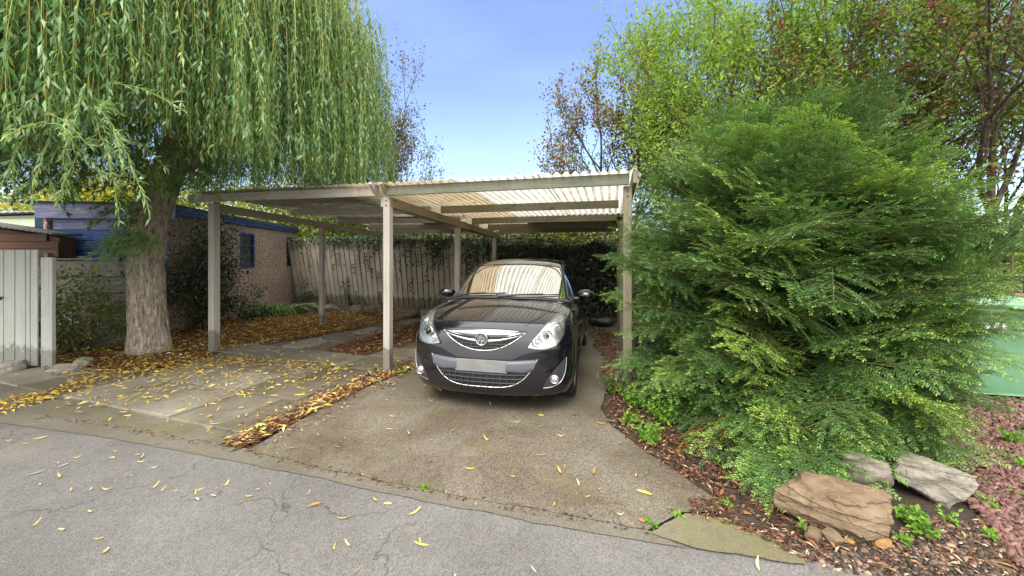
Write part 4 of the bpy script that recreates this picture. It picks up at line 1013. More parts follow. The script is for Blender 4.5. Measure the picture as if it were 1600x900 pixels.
# ---- yew
yew = thing('yew_bush', 'big dark green yew bush with needled sprays, spreading right of the carport above the boulders', 'bush', (2.80, 3.95, 0))
def twig_template(L_, seed, step=.0145):
    r = np.random.default_rng(seed); n = int(L_ / step); V = []; 
    x = np.linspace(.01, L_, n); 
    for i in range(n):
        for sd_ in (-1, 1):
            f = x[i] / L_; ln = .037 * (1 - .45 * f ** 3) * r.uniform(.8, 1.1) * (.6 if i < 2 else 1); w_ = .0080
            a = R(70 - 26 * f + r.normal(0, 7)); d = np.array([math.cos(a), sd_ * math.sin(a), r.normal(.16, .16)]); d /= np.linalg.norm(d)
            sdv = np.array([-d[1], d[0], r.normal(0, .35)]) * w_ / 2; b = np.array([x[i], 0, 0]); md = b + d * ln * .45
            V.append([b, md + sdv, b + d * ln + np.array([0, 0, -.003]), md - sdv])
    return np.array(V), np.repeat(np.repeat(x / L_, 2), 4)
def yew_build():
    r = np.random.default_rng(5)
    tmpl = [(L_, *twig_template(L_, i)) for i, L_ in enumerate((.10, .16, .23))]
    st = Tubes(); O = [[], [], []]; stemV = []; 
    cx_, cy_ = 2.62, 3.98
    zs = [0, .15, .45, .9, 1.4, 1.85, 2.3, 2.65, 2.88, 3.05]; fr = [.84, .96, 1.06, 1.10, 1.09, 1.06, 1.0, .86, .64, .22]
    def env(az, z):
        q = Vector((math.cos(az) * 1.6, math.sin(az) * 1.6, z * 1.3)); nz_ = mnoise.noise(q * 1.1) * .20 + mnoise.noise(q * 2.7 + Vector((5, 0, 0))) * .16
        k = np.interp(z, zs, fr) * (1 + nz_)
        ex = 1.04 if math.cos(az) > 0 else 1.22; ey = 1.32
        return Vector((cx_ + ex * k * math.cos(az), cy_ + ey * k * math.sin(az), z))
    branches = []
    for k in range(520):
        z = r.uniform(.02, 3.02) if k % 3 else r.uniform(.05, 2.2)
        az = r.uniform(0, 2 * np.pi)
        if math.sin(az) > .45 and r.random() < .5: az = -az         # fewer at the far side
        tip = np.array(env(az, z)); tip += r.normal(0, .10, 3) + (tip - np.array([cx_, cy_, tip[2]])) * r.uniform(-.16, .07)
        el = np.interp(z, [0, .6, 1.5, 2.4, 3.0], [-.05, .10, .28, .5, .75])
        rad = np.linalg.norm(tip[:2] - np.array([cx_, cy_])); z_in = max(.06, tip[2] - el * rad * .9 - .1)
        org = np.array([cx_ + r.normal(0, .16), cy_ + r.normal(0, .16), z_in])
        branches.append((org, tip, z))
    # long arms reaching out: to the right across the bin, left past the post, and leaders at the top
    def arm(px, py, Y, frm, zlab=1.0): branches.append((np.array(frm), np.array(pt(px, py, Y)), zlab))
    for (px, py, Y) in ((1606, 505, 3.45), (1596, 548, 3.3), (1590, 398, 3.7), (1555, 372, 3.7), (1530, 640, 2.85), (1500, 300, 3.7), (1570, 440, 3.5), (1490, 240, 3.9), (1600, 525, 3.6)):
        arm(px, py, Y, (3.0, 3.8, max(.2, H - (py - CY) / F * Y - .25)))
    for (px, py, Y) in ((948, 405, 4.75), (952, 460, 4.7), (942, 476, 4.8), (960, 372, 4.9), (965, 520, 4.7), (985, 330, 4.5), (990, 560, 4.3), (1000, 300, 4.5), (1005, 600, 4.1)):
        arm(px, py, Y, (2.1, 4.25, max(.2, H - (py - CY) / F * Y - .2)))
    for (px, py, Y) in ((1110, 185, 4.0), (1190, 168, 4.0), (1270, 160, 4.0), (1350, 165, 3.9), (1400, 190, 3.9), (1070, 215, 4.2), (1035, 250, 4.2), (1440, 225, 3.9), (1310, 180, 3.6), (1230, 190, 3.6)):
        arm(px, py, Y, (cx_ + r.normal(0, .3), cy_ + .1, 1.9), 3.3)
    for (px, py, Y) in ((1165, 760, 2.62), (1190, 782, 2.45), (1250, 740, 2.45), (1310, 742, 2.42), (1350, 735, 2.45), (1400, 730, 2.5), (1100, 715, 2.9), (1060, 680, 3.15), (1215, 765, 2.42), (1280, 755, 2.4)):
        arm(px, py, Y, (2.5, 3.4, .32), .1)
    for org, tip, z in branches:
        d = tip - org; L_ = np.linalg.norm(d); n = 9; t = np.linspace(0, 1, n)[:, None]
        sag = np.array([0, 0, 1]) * (.10 * L_ if z < 1.8 else -.03) 
        lat = np.cross(d / L_, [0, 0, 1.0]) * r.normal(0, .11) * L_ + np.array([0, 0, r.normal(0, .05) * L_])
        path = org + d * t + lat * np.sin(t * 3.14 * r.uniform(.8, 1.5)) + sag * 4 * t * (1 - t) * .6 + np.array([0, 0, -.08 * L_ if z < 1 else .02]) * t ** 3 + r.normal(0, .012, (n, 3)) * t
        st.add(path, np.linspace(.008 + .003 * L_, .0016, n) * np.where(np.linspace(0, 1, n) > .45, .75, 1), 4)
        side = np.cross(d / L_, [0, 0, 1.0]); side /= max(1e-6, np.linalg.norm(side)); up = np.cross(side, d / L_)
        roll = r.normal(0, .32); side, up = side * math.cos(roll) + up * math.sin(roll), up * math.cos(roll) - side * math.sin(roll)
        u = max(.12, 1 - 1.0 / L_); k = 0
        tb = np.clip(r.normal(.42, .18), .12, .8)
        dead = r.random() < (.022 if z < .8 else 0)
        while u < 1.0:
            p = np.array([np.interp(u, t[:, 0], path[:, q]) for q in range(3)]); T_ = np.array([np.interp(min(1, u + .05), t[:, 0], path[:, q]) for q in range(3)]) - p; T_ /= max(1e-6, np.linalg.norm(T_))
            for sd_ in ((-1, 1) if u > .35 else (r.choice([-1, 1]),)):
                rem = (1 - u) * L_; bl = np.clip(.08 + rem * .55, .08, .36) * r.uniform(.7, 1.15); an = R(r.uniform(38, 60)); bd = T_ * math.cos(an) + side * sd_ * math.sin(an) + np.array([0, 0, r.normal(-.04, .14)]) + up * r.normal(0, .12)
                bd /= np.linalg.norm(bd)
                segs = 1 if bl < .17 else (2 if bl < .27 else 3)
                if segs > 1:
                    st.add(np.array([p, p + bd * bl * .6]), [.0022, .0014], 3)
                    bs = np.cross(bd, up); bs /= np.linalg.norm(bs)
                    for q in range(2 * segs - 1):
                        s2 = 1 if q % 2 else -1; pos = p + bd * bl * (.2 + .5 * q / (2 * segs - 1)); d2 = bd * .66 + bs * s2 * .74 + r.normal(0, .07, 3)
                        O[int(r.choice([0, 0, 1]))].append((pos, d2, up + r.normal(0, .25, 3), 0 if dead else tb + r.normal(0, .07), dead))
                    O[1].append((p + bd * bl * .45, bd + r.normal(0, .07, 3), up + r.normal(0, .2, 3), tb + r.normal(.03, .06), dead)); O[0].append((p + bd * bl * .1, bd, up, tb, dead))
                else:
                    O[0 if bl < .12 else 1].append((p, bd, up + r.normal(0, .25, 3), tb + r.normal(0, .07), dead))
            u += r.uniform(.055, .075) / L_; k += 1
        O[2].append((path[-2] * .6 + path[-3] * .4, d / L_ + r.normal(0, .05, 3), up, tb + .05, dead)); O[1].append((path[-1] - d / L_ * .04, d / L_ + np.array([0, 0, -.1]), up, tb + .12, dead))
    Vs = []; Ts = []; total = 0; tw = []
    for (L_, TV, TX), lst in zip(tmpl, O):
        if not lst: continue
        p = np.array([q[0] for q in lst]); x = nrm(np.array([q[1] for q in lst])); uu = np.array([q[2] for q in lst]); y = nrm(np.cross(uu, x)); zz = np.cross(x, y)
        M3 = np.stack([x, y, zz], 2)             # columns
        V = TV.reshape(-1, 3); W = np.einsum('nij,vj->nvi', M3, V)
        bend = (V[:, 0] / L_) ** 2 * L_; W[:, :, 2] -= bend[None, :] * r.uniform(-.05, .28, len(lst))[:, None]
        W = W + p[:, None, :]
        tb = np.array([q[3] for q in lst]); dead = np.array([q[4] for q in lst])
        tt = np.clip(tb[:, None] + .32 * TX[None, :] ** 3 + r.normal(0, .035, (len(lst), len(TX))), .12, 1.0); tt[dead] = r.uniform(0, .05)
        Vs.append(W.reshape(-1, 3)); Ts.append(tt.ravel()); total += len(lst)
        sw = .0016; A = p; B = p + x * L_ * .95; B[:, 2] -= .08 * L_
        tw.append(np.stack([A - y * sw, A + y * sw, B + y * sw * .6, B - y * sw * .6], 1).reshape(-1, 3)); tw.append(np.stack([A - zz * sw, A + zz * sw, B + zz * sw * .6, B - zz * sw * .6], 1).reshape(-1, 3))
    V = np.concatenate(Vs); print('yew twigs', total, 'needles', len(V) // 4)
    link('foliage', quads_mesh('foliage', V, np.arange(len(V)).reshape(-1, 4), np.concatenate(Ts)), m_yew, yew)
    # main stems
    for k in range(9):
        az = k / 9 * 6.28; t = np.linspace(0, 1, 10)[:, None]; e = np.array([math.cos(az) * .55, math.sin(az) * .5, r.uniform(2.2, 3.0)]); p = np.array([cx_, cy_, -.05]) + e * t + np.array([math.cos(az), math.sin(az), 0]) * .3 * t * (1 - t) + r.normal(0, .03, (10, 3)) * t
        st.add(p, np.linspace(.055, .008, 10), 7)
    tv = np.concatenate(tw); a, b = st.mesh('branches'), None
    link('branches', a, m_ytwig, yew); link('twigs', quads_mesh('twigs', tv, np.arange(len(tv)).reshape(-1, 4)), m_ytwig, yew)
yew_build()

# ---- generic broadleaf trees and shrubs
def grow(r, tubes, tips, p, d, L_, rad, depth, spread, up, seg=5, ratio=(.55, .8), kids=(2, 4), minr=.004):
    n = seg; path = [np.array(p, float)]; d = np.array(d, float); d /= np.linalg.norm(d)
    for i in range(n):
        d = d + r.normal(0, .10, 3) + np.array([0, 0, up * .06]); d /= np.linalg.norm(d); path.append(path[-1] + d * L_ / n)
    path = np.array(path); tubes.add(path, np.linspace(rad, max(minr, rad * .55), n + 1), 7 if rad > .03 else (5 if rad > .01 else 3))
    if depth == 0:
        for f in np.linspace(.15, 1, 6): tips.append((path[0] + (path[-1] - path[0]) * f, d))
        return
    for k in range(r.integers(*kids) + (1 if depth > 2 else 0)):
        f = r.uniform(.35, 1.0); i = min(n - 1, int(f * n)); q = path[i] + (path[i + 1] - path[i]) * (f * n - i if i < n else 1)
        ax = r.normal(0, 1, 3); ax -= ax.dot(d) * d; ax /= np.linalg.norm(ax); a = spread * r.uniform(.6, 1.3)
        grow(r, tubes, tips, q, d * math.cos(a) + ax * math.sin(a), L_ * r.uniform(*ratio), max(minr, rad * .5), depth - 1, spread, up, seg, ratio, kids, minr)
    grow(r, tubes, tips, path[-1], d, L_ * ratio[1] * .9, max(minr, rad * .55), depth - 1, spread, up, seg, ratio, kids, minr)
def tree(name, label, base, stems, mleaf, per_tip, leaf, seed, mb=None, jitter=.10, wratio=(.3, .5), hang=.2, tmean=.5, ts=.2, berries=0, group=None, cat='tree', clip=None):
    r = np.random.default_rng(seed); t = thing(name, label, cat, base, group=group); tb = Tubes(); tips = []
    for (p, d, L_, rad, depth, spread, up, kw) in stems: grow(r, tb, tips, p, d, L_, rad, depth, spread, up, **kw)
    tp = np.array([q[0] for q in tips]); td = np.array([q[1] for q in tips])
    if clip is not None: k = clip(tp); tp, td = tp[k], td[k]
    link('trunk', tb.mesh('trunk'), mb or m_bark, t)
    n = len(tp) * per_tip; P = np.repeat(tp, per_tip, 0) + r.normal(0, jitter, (n, 3)); D = np.repeat(td, per_tip, 0) * .5 + r.normal(0, .8, (n, 3)); D[:, 2] -= hang
    N = r.normal(0, .6, (n, 3)) + np.array([0, 0, 1]); Ln = r.uniform(*leaf, n); clump = np.repeat(r.normal(0, ts * .7, len(tp)), per_tip)
    T = np.clip(r.normal(tmean, ts, n) + clump, 0, 1)
    link('crown', leaves('crown', P, D, N, Ln, Ln * r.uniform(*wratio, n), T, .15, .12), mleaf, t)
    if berries:
        k = r.integers(0, len(tp), berries // 6); P = np.repeat(tp[k], 6, 0) + r.normal(0, .035, (len(k) * 6, 3)); V = []; n = len(P)
        o8 = np.array([(1, 0, 0), (0, 1, 0), (-1, 0, 0), (0, -1, 0), (0, 0, 1), (0, 0, -1)], float) * .013
        V = (P[:, None, :] + o8[None]).reshape(-1, 3); i = np.arange(n)[:, None] * 6
        # octahedra written as degenerate-free quads around the belt, top and bottom
        Q = np.concatenate([i + np.array(q) for q in ((4, 0, 1, 2), (4, 2, 3, 0), (5, 1, 0, 3), (5, 3, 2, 1))], 0)
        link('berries', quads_mesh('berries', V, Q, np.repeat(r.random(n), 6)), m_berry, t)
    print(name, 'leaves', len(tp) * per_tip)
    return t
def bush(name, label, c, rad, n, mleaf, leaf, seed, cat='shrub', wratio=(.45, .7), tmean=.5, ts=.22, lump=.35, stems=10, group=None, zmin=0.0, kind=None, solid=.55, mst=None):
    r = np.random.default_rng(seed); t = thing(name, label, cat, (c[0], c[1], 0), group=group)
    if kind: t['kind'] = kind
    nl = max(12, n // 90); dirs = nrm(r.normal(0, 1, (nl, 3))); k = (r.uniform(solid ** 3, 1, nl)) ** (1 / 3)
    cl = dirs * k[:, None] * (1 + r.normal(0, lump * .4, (nl, 1)))
    idx = r.integers(0, nl, n); P = cl[idx] + r.normal(0, .16 + .10 * lump, (n, 3)); P = P * np.array(rad) + np.array(c)
    keep = P[:, 2] > zmin; P = P[keep]; idx = idx[keep]; n = len(P)
    D = nrm(P - np.array(c)) * .5 + r.normal(0, .7, (n, 3)); D[:, 2] -= .15; N = r.normal(0, .7, (n, 3)) + np.array([0, -.3, 1]); Ln = r.uniform(*leaf, n)
    T = np.clip(r.normal(tmean, ts, n) + r.normal(0, ts * .7, nl)[idx], 0, 1)
    link('foliage', leaves('foliage', P, D, N, Ln, Ln * r.uniform(*wratio, n), T, .15, .12), mleaf, t)
    tb = Tubes()
    for k in range(stems):
        e = cl[r.integers(0, nl)] * np.array(rad) * .95 + np.array(c); b = np.array([c[0] + r.normal(0, rad[0] * .2), c[1] + r.normal(0, rad[1] * .2), zmin - .03]); tt = np.linspace(0, 1, 7)[:, None]
        tb.add(b + (e - b) * tt + r.normal(0, .04, (7, 3)) * tt, np.linspace(.018, .004, 7), 5)
    link('stems', tb.mesh('stems'), mst or m_twig, t)
    return t
U = np.array([0, 0, 1.])
kw3 = dict(seg=5, ratio=(.55, .8), kids=(2, 4))
# tall light green tree behind the yew
sts = [((5.5 + .42 * i, 8.6 + .2 * (i % 3), 0), (dx, -.05, 1), 3.3, .075, 4, .42, .7, kw3) for i, dx in enumerate((-.06, .0, .07, .16, .3, .42))]
tree('light_green_tree', 'tall airy light green tree with many thin upright stems, rising behind the yew', (4.9, 8.6, 0), sts, m_ash, 7, (.08, .15), 31, jitter=.16, wratio=(.26, .4), hang=.5, tmean=.5)
# hawthorns
tree('hawthorn', 'hawthorn with dark red berries and thick leaning trunk, at the right edge', (7.9, 6.4, 0),
     [((8.3, 6.5, 0), (-.38, .0, 1), 2.6, .09, 4, .55, .25, kw3), ((8.2, 6.6, .6), (.35, .2, 1), 2.4, .075, 4, .5, .3, kw3), ((7.4, 6.5, 1.6), (-.7, -.1, .9), 2.0, .06, 4, .5, .3, kw3)], m_haw, 5, (.045, .08), 41, jitter=.13, wratio=(.6, .9), tmean=.28, ts=.22, berries=7000)
tree('hawthorn', 'red-brown berried hawthorn standing behind the right rear corner of the carport', (2.9, 12.2, 0),
     [((2.6, 12.2, 0), (-.1, 0, 1), 2.6, .10, 4, .55, .3, kw3), ((3.2, 12.4, 0), (.2, 0, 1), 2.7, .09, 4, .5, .3, kw3)], m_haw, 7, (.05, .09), 42, jitter=.10, wratio=(.6, .9), tmean=.72, ts=.25, berries=2400)
# sparse tree behind the left bay, right of the willow curtain
tree('sparse_tree', 'thin sparse dark-leaved tree seen between the willow curtain and the sky', (-3.6, 12.6, 0),
     [((-3.8, 12.8, 0), (-.05, 0, 1), 2.9, .07, 4, .42, .3, kw3), ((-4.2, 12.9, 0), (-.18, 0, 1), 2.5, .06, 4, .45, .3, kw3)], m_sparse, 6, (.06, .11), 43, jitter=.12, wratio=(.35, .55), tmean=.4)
for i, (x, y, h_) in enumerate(((-2.1, 13.2, 2.3), (-.85, 13.0, 2.15), (.55, 12.4, 1.95), (1.2, 12.6, 2.25))):
    tree('sapling', ['short bare-twigged sapling above the middle of the carport roof, leftmost of four', 'feathery sapling above the carport roof, second from the left', 'small leafy sapling above the carport roof, third from the left', 'forked sapling above the carport roof, nearest the berried hawthorn'][i], (x, y, 0),
         [((x, y, 0), (.05 * (i - 1), 0, 1), h_, .03, 2, .5, .3, dict(seg=5, ratio=(.4, .6), kids=(2, 4)))], m_sparse, 3, (.06, .1), 60 + i, jitter=.09, wratio=(.4, .6), tmean=.6, group='saplings above the carport roof')
# bushes and hedges behind
bush('autumn_bush', 'yellow-green bush behind the sheds at the far left', (-12.6, 12.6, 1.8), (3.6, 1.4, 2.2), 15000, m_hedge, (.12, .2), 71, tmean=.5)
bush('autumn_bush', 'yellow-green bush behind the blue garage roof, above the fence corner', (-8.2, 15.2, 2.0), (3.2, 1.3, 2.3), 16000, m_hedge, (.12, .2), 72, tmean=.3)
bush('green_bush', 'mid green bush behind the left part of the board fence', (-5.2, 14.6, 1.5), (2.8, 1.2, 1.9), 14000, m_shrub, (.10, .17), 73, tmean=.6)
bush('green_bush', 'yellowish bush behind the ivy hedge, seen under the carport roof', (1.4, 12.2, 1.45), (3.2, .9, 1.55), 16000, m_hedge, (.09, .15), 74, tmean=.3)
bush('leafy_bush', 'bright green leafy bush between the yew and the light green tree', (4.2, 6.9, 2.2), (2.1, 1.2, 2.3), 15000, m_ash, (.06, .11), 75, tmean=.45, wratio=(.3, .5))
bush('leafy_bush', 'bright green bush under the hawthorn, right of the yew', (6.9, 7.2, 1.5), (1.6, 1.0, 1.6), 7000, m_ash, (.06, .11), 76, tmean=.4, wratio=(.3, .5))
bush('yellow_hedge', 'clipped yellow-green hedge behind the dark fence at the right edge', (10.4, 9.2, .7), (2.6, .7, .75), 5000, m_hedge, (.06, .1), 77, tmean=.2, cat='hedge')
for i, (x, w_, h_) in enumerate(((-26, 12, 6.5), (-5, 12, 4.6), (14, 12, 3.0), (33, 14, 3.6))):
    bush('far_hedge', ['far green hedge beyond the sheds on the left', 'far green hedge beyond the board fence', 'far green hedge beyond the berried hawthorn', 'far green hedge beyond the brick wall'][i], (x, 27 + (i % 2) * 2, h_ * .4), (w_, 1.5, h_ * .6), 12000, m_shrub, (.28, .45), 90 + i, cat='hedge', tmean=.5)
# ivy hedge right of the fence and ivy running over the fence
def ivy():
    r = np.random.default_rng(12); P = []; D = []; N = []; T = []; Ln = []
    nrm_ = np.array([FU.y, -FU.x, 0]); nrm_ = nrm_ if nrm_[1] < 0 else -nrm_
    def add(pos, n, sp, size, tm, out=.5):
        p = np.array(pos) + r.normal(0, 1, (n, 3)) * np.array(sp); P.append(p); D.append(np.array([0, 0, -1.]) + r.normal(0, .6, (n, 3)) + nrm_ * .4); N.append(nrm_ + r.normal(0, .5, (n, 3)) + np.array([0, 0, .4])); Ln.append(r.uniform(.7, 1.2, n) * size); T.append(np.clip(r.normal(tm, .2, n), 0, 1))
    FAa = np.array(FA); FUa = np.array(FU)
    # mass along the top
    for s in np.arange(-1.3, 6.9, .05):
        amt = .35 + .65 * max(0, mnoise.noise(Vector((s * .9, 0, 4.2))) + .35) + (.8 if s < .4 else 0)
        th = np.interp(s, [-1.3, -.2, .8, 2.6, 4.2, 6.9], [.30, .26, .14, .10, .07, .03])
        add(FAa + FUa * (s + .2) + np.array([0, 0, 2.06 - th * .4]) + nrm_ * .06, int(16 * amt), (.06, .06, th), .075, .5)
    # strands hanging and climbing in the gaps
    for k in range(56):
        s = r.uniform(-.2, 6.6); f = max(0, s) / 6.8; sh = .05 + .42 * f ** 1.3; top = r.random() < .55
        z0, z1 = (2.0, r.uniform(.6, 1.5)) if top else (0.05, r.uniform(.3, 1.3))
        for z in np.linspace(z0, z1, int(abs(z1 - z0) / .035)):
            if mnoise.noise(Vector((s * 3, z * 2.5, 0))) < -.12: continue
            g = 1 - abs(z - z0) / abs(z1 - z0) * .6
            add(FAa + FUa * (s + sh * z / 2 + .03 * math.sin(z * 7 + s)) + np.array([0, 0, z]) + nrm_ * .03, max(1, int(2.5 * g)), (.045 * g, .01, .03), .055, .42)
    for (s, z, w_, h_, n) in ((.2, 1.75, .3, .22, 420), (.9, 1.7, .22, .25, 300), (1.9, 1.72, .28, .22, 320), (6.4, .25, .2, .2, 160), (4.0, 1.95, .5, .12, 260)):
        add(FAa + FUa * s + np.array([0, 0, z]) + nrm_ * .05, n, (w_, .03, h_), .07, .45)
    P_ = np.concatenate(P)
    o = link('ivy', leaves('ivy', P_, np.concatenate(D), np.concatenate(N), np.concatenate(Ln), np.concatenate(Ln) * r.uniform(.75, 1.0, len(P_)), np.concatenate(T), .12, .15), m_ivy)
    tag(o, 'ivy hanging over the top of the board fence and creeping down between its boards', 'ivy')
    # hedge wall of ivy behind the bay
    hd = thing('ivy_hedge', 'dense dark ivy hedge closing the right bay behind the car', 'hedge', (1.7, 10.4, 0)); n = 15000
    u = r.uniform(0, 1, n); a0 = np.array(cp(-.02, 5.6)); a1 = np.array([4.6, 9.4, 0]); z = r.uniform(-.02, 1, n) ** .9 * 1.82
    d3 = (a1 - a0)[:2]; nn = np.array([d3[1], -d3[0]]); nn /= np.linalg.norm(nn); nn = nn if nn[1] < 0 else -nn
    bulge = np.array([mnoise.noise(Vector((a * 4, b * 1.7, 0))) * .22 + mnoise.noise(Vector((a * 14, b * 5, 3))) * .10 for a, b in zip(u, z)])
    topj = np.array([mnoise.noise(Vector((a * 9, 7, 0))) * .12 for a in u]); z = z * (1 + topj)
    X = a0[0] + (a1[0] - a0[0]) * u + nn[0] * (bulge + .15) + r.normal(0, .04, n); Y = a0[1] + (a1[1] - a0[1]) * u + nn[1] * (bulge + .15) + r.normal(0, .05, n)
    P2 = np.column_stack([X, Y, z]); D2 = np.array([0, 0, -1.]) + r.normal(0, .6, (n, 3)); N2 = np.array([nn[0], nn[1], .5]) + r.normal(0, .5, (n, 3)); L2 = r.uniform(.05, .095, n)
    T2_ = np.clip(r.normal(.45, .25, n), 0, 1)
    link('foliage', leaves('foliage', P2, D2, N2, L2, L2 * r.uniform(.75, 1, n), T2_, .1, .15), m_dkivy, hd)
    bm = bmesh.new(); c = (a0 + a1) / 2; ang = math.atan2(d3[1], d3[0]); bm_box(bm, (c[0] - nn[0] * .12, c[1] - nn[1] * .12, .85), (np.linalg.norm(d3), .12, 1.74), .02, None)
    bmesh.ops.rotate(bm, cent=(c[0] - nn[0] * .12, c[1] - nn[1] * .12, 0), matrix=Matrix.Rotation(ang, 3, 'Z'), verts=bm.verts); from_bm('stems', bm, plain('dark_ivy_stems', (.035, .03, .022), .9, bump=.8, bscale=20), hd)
ivy()
bush('hedge_growth', 'bright leafy top growth along the dark ivy hedge', (1.8, 10.2, 1.86), (1.6, .25, .16), 1500, m_ivy, (.05, .09), 15, tmean=.75, stems=6, zmin=1.5, cat='ivy')
bush('ivy_shrub', 'dark ivy shrub climbing the pebbledash wall between willow trunk and outer post', (-6.42, 8.35, 1.25), (.42, .95, 1.3), 5200, m_ivy, (.05, .085), 16, tmean=.3, stems=14, solid=.3, cat='ivy')
bush('ivy_shrub', 'dark evergreen shrub low behind the outer front post', (-6.2, 9.3, .35), (.5, .5, .4), 900, m_ivy, (.05, .08), 17, tmean=.35, stems=6)
bush('garden_shrub', 'green and brown shrub between the gate post and the willow trunk', (-6.95, 6.35, .62), (.78, .45, .62), 4200, m_shrub, (.035, .075), 18, tmean=.45, stems=22, ts=.28)
bush('garden_shrub', 'thin evergreen shrub in front of the garage, left of the willow trunk', (-6.62, 7.0, 1.75), (.26, .3, .55), 1100, m_ivy, (.04, .08), 19, tmean=.5, stems=8)
# strap-leaved clump
def straps(name, label, c, n, ln, seed, spread=.25):
    r = np.random.default_rng(seed); V = []; Q = []; T = []; k = 0
    for i in range(n):
        a = r.uniform(0, 6.28); L_ = r.uniform(*ln); b = np.array([c[0] + r.normal(0, spread), c[1] + r.normal(0, spread * .5), 0]); el = r.uniform(.7, 1.3); w_ = r.uniform(.010, .02); m = 7; d = np.array([math.cos(a), math.sin(a), 0]); s_ = np.array([-d[1], d[0], 0]); t = r.random()
        for j in range(m + 1):
            f = j / m; x = L_ * f; p = b + d * x * math.cos(el) * (1 + .4 * f) + np.array([0, 0, x * math.sin(el) - L_ * .62 * f * f]); p[2] = max(p[2], .01); ww = w_ * (1 - f ** 2.2) + .001
            V += [p - s_ * ww, p + s_ * ww + np.array([0, 0, .003])]; T += [t, t]
            if j: Q.append((k, k + 1, k + 3, k + 2)); k += 2
        k += 2
    o = link(name, quads_mesh(name, V, Q, T), m_strap); return tag(o, label, 'plant')
straps('strap_leaved_plant', 'clump of arching strap leaves at the foot of the pebbledash wall', (-6.35, 10.3), 190, (.5, .95), 3, .42)
# weeds
def weed(label, c, n, size, seed, mt=None, leaf=(.025, .05), group='weeds', wr=(.45, .7)):
    r = np.random.default_rng(seed); tb = Tubes(); P = []; D = []
    t = thing('weed', label, 'weed', (c[0], c[1], 0), group=group)
    for k in range(max(4, n // 9)):
        a = r.uniform(0, 6.28); e = np.array([math.cos(a) * size * r.uniform(.2, 1), math.sin(a) * size * r.uniform(.2, 1), size * r.uniform(.25, 1.1)]); tt = np.linspace(0, 1, 5)[:, None]; b = np.array([c[0] + r.normal(0, size * .18), c[1] + r.normal(0, size * .18), -.015]); p = b + e * tt; tb.add(p, np.linspace(.003, .0012, 5), 3)
        for q in range(9): f = r.uniform(.25, 1); P.append(b + e * f + r.normal(0, size * .09, 3)); D.append(e / size * .4 + r.normal(0, .7, 3))
    P = np.array(P); P[:, 2] = np.maximum(P[:, 2], .004); m = len(P); L_ = r.uniform(*leaf, m)
    link('stems', tb.mesh('stems'), m_weed, t); link('foliage', leaves('foliage', P, D, r.normal(0, .4, (m, 3)) + np.array([0, -.2, 1]), L_, L_ * r.uniform(*wr, m), np.clip(r.normal(.5, .25, m), 0, 1), .12, .1), mt or m_weed, t); return t
W = [(1005, 634, 900, .24, 'lush bright green weed clump at the foot of the front right post'), (1040, 658, 560, .21, 'leafy green weed beside the clump at the front right post, towards the yew'), (962, 612, 300, .18, 'dull feathery weed on the bay edge, just left of the front right post'),
     (1018, 688, 260, .15, 'low green weed between the brown leaves and the lowest yew sprays'), (985, 660, 120, .11, 'pale weed at the very edge of the bay below the front right post'),
     (1425, 815, 150, .10, 'bright weed in the gap between the sandstone boulder and the pale one'), (1440, 830, 110, .08, 'small bright weed in front of the pale boulder, nearest the lane'), (1487, 812, 40, .06, 'tiny round-leaved weed under the lower corner of the pale boulder'), (1412, 848, 50, .05, 'tiny grassy weed at the right foot of the sandstone boulder'),
     (1540, 790, 70, .06, 'flat green weed among the red chippings right of the pale boulder'), (1575, 692, 120, .12, 'bright weed patch on the red chippings at the right edge, furthest from the lane'), (1592, 728, 100, .10, 'bright weed patch at the right edge, between the other two on the chippings'), (1545, 840, 60, .06, 'small weed on the chippings near the lower right corner'), (1590, 775, 50, .05, 'tiny weed at the right edge on the red chippings'),
     (1115, 722, 40, .06, 'small green weed among brown leaves left of the yew tips'), (1135, 790, 40, .05, 'tiny weed on the leaf border above the corner slab'), (1055, 806, 35, .04, 'tiny weed in the crack at the tip of the corner slab'), (1015, 822, 40, .045, 'tiny weed growing in the crack between bay and corner slab'), (660, 763, 30, .035, 'tiny weed in the joint between bay and edging strip'),
     (592, 578, 60, .08, 'small weed at the left foot of the middle front post'), (628, 584, 80, .09, 'small weed at the right foot of the middle front post'), (1258, 832, 40, .06, 'thin grassy weed left of the sandstone boulder')]
for i, (px, py, n, sz, lab) in enumerate(W):
    p = gp(px, py); weed(lab, (p.x, p.y), n, sz, 200 + i, leaf=(.022, .05) if n > 60 else (.015, .035), mt=m_shrub if i == 2 else None)
# ------------------------------------------------------------------ the car (local frame: +x forward, +y its left side, origin on the ground between the front wheels)
def paint():
    s = NT('black_car_paint'); co = s.coord(); n = s.noise(co, 35, 5, .7); big = s.noise(co, 3, 5, .6)
    fl = s.ramp(s.noise(co, 420, 2, .5), [(.45, (.003, .003, .006)), (.75, (.009, .009, .016))])
    dust = s.ramp(n, [(.55, (0, 0, 0)), (.8, (.07, .07, .07))]); c = s.mix(dust, fl, (.10, .09, .08))
    v = s.n('ShaderNodeTexVoronoi', Scale=55.0); s.l(co, v.inputs['Vector']); dr = s.ramp(v.outputs['Distance'], [(.10, (1, 1, 1)), (.2, (0, 0, 0))])
    b = s.bump(dr, .12, .003)
    return s.done(s.pbr(c, s.ramp(big, [(.4, (.14,) * 3), (.75, (.22,) * 3)]), .15, b, 0.0, 1.0, Coat_Roughness=.015, Coat_IOR=1.6))
m_paint = paint()
m_chrome = plain('chrome', (.52, .53, .55), .2, .5, 1.0, var=.05)
m_silver = plain('silver_reflector', (.55, .545, .53), .25, .5, .8, var=.25, scale=22, rand=False)
m_plastic = plain('dark_grey_plastic', (.035, .036, .042), .45, .4, var=.15)
m_slat = plain('slate_grey_bumper_insert', (.075, .078, .095), .38, .5, var=.1)
m_rubber = plain('tyre_rubber', (.022, .022, .022), .75, .3, var=.3)
m_rim = plain('alloy_rim', (.42, .43, .44), .35, .5, .7)
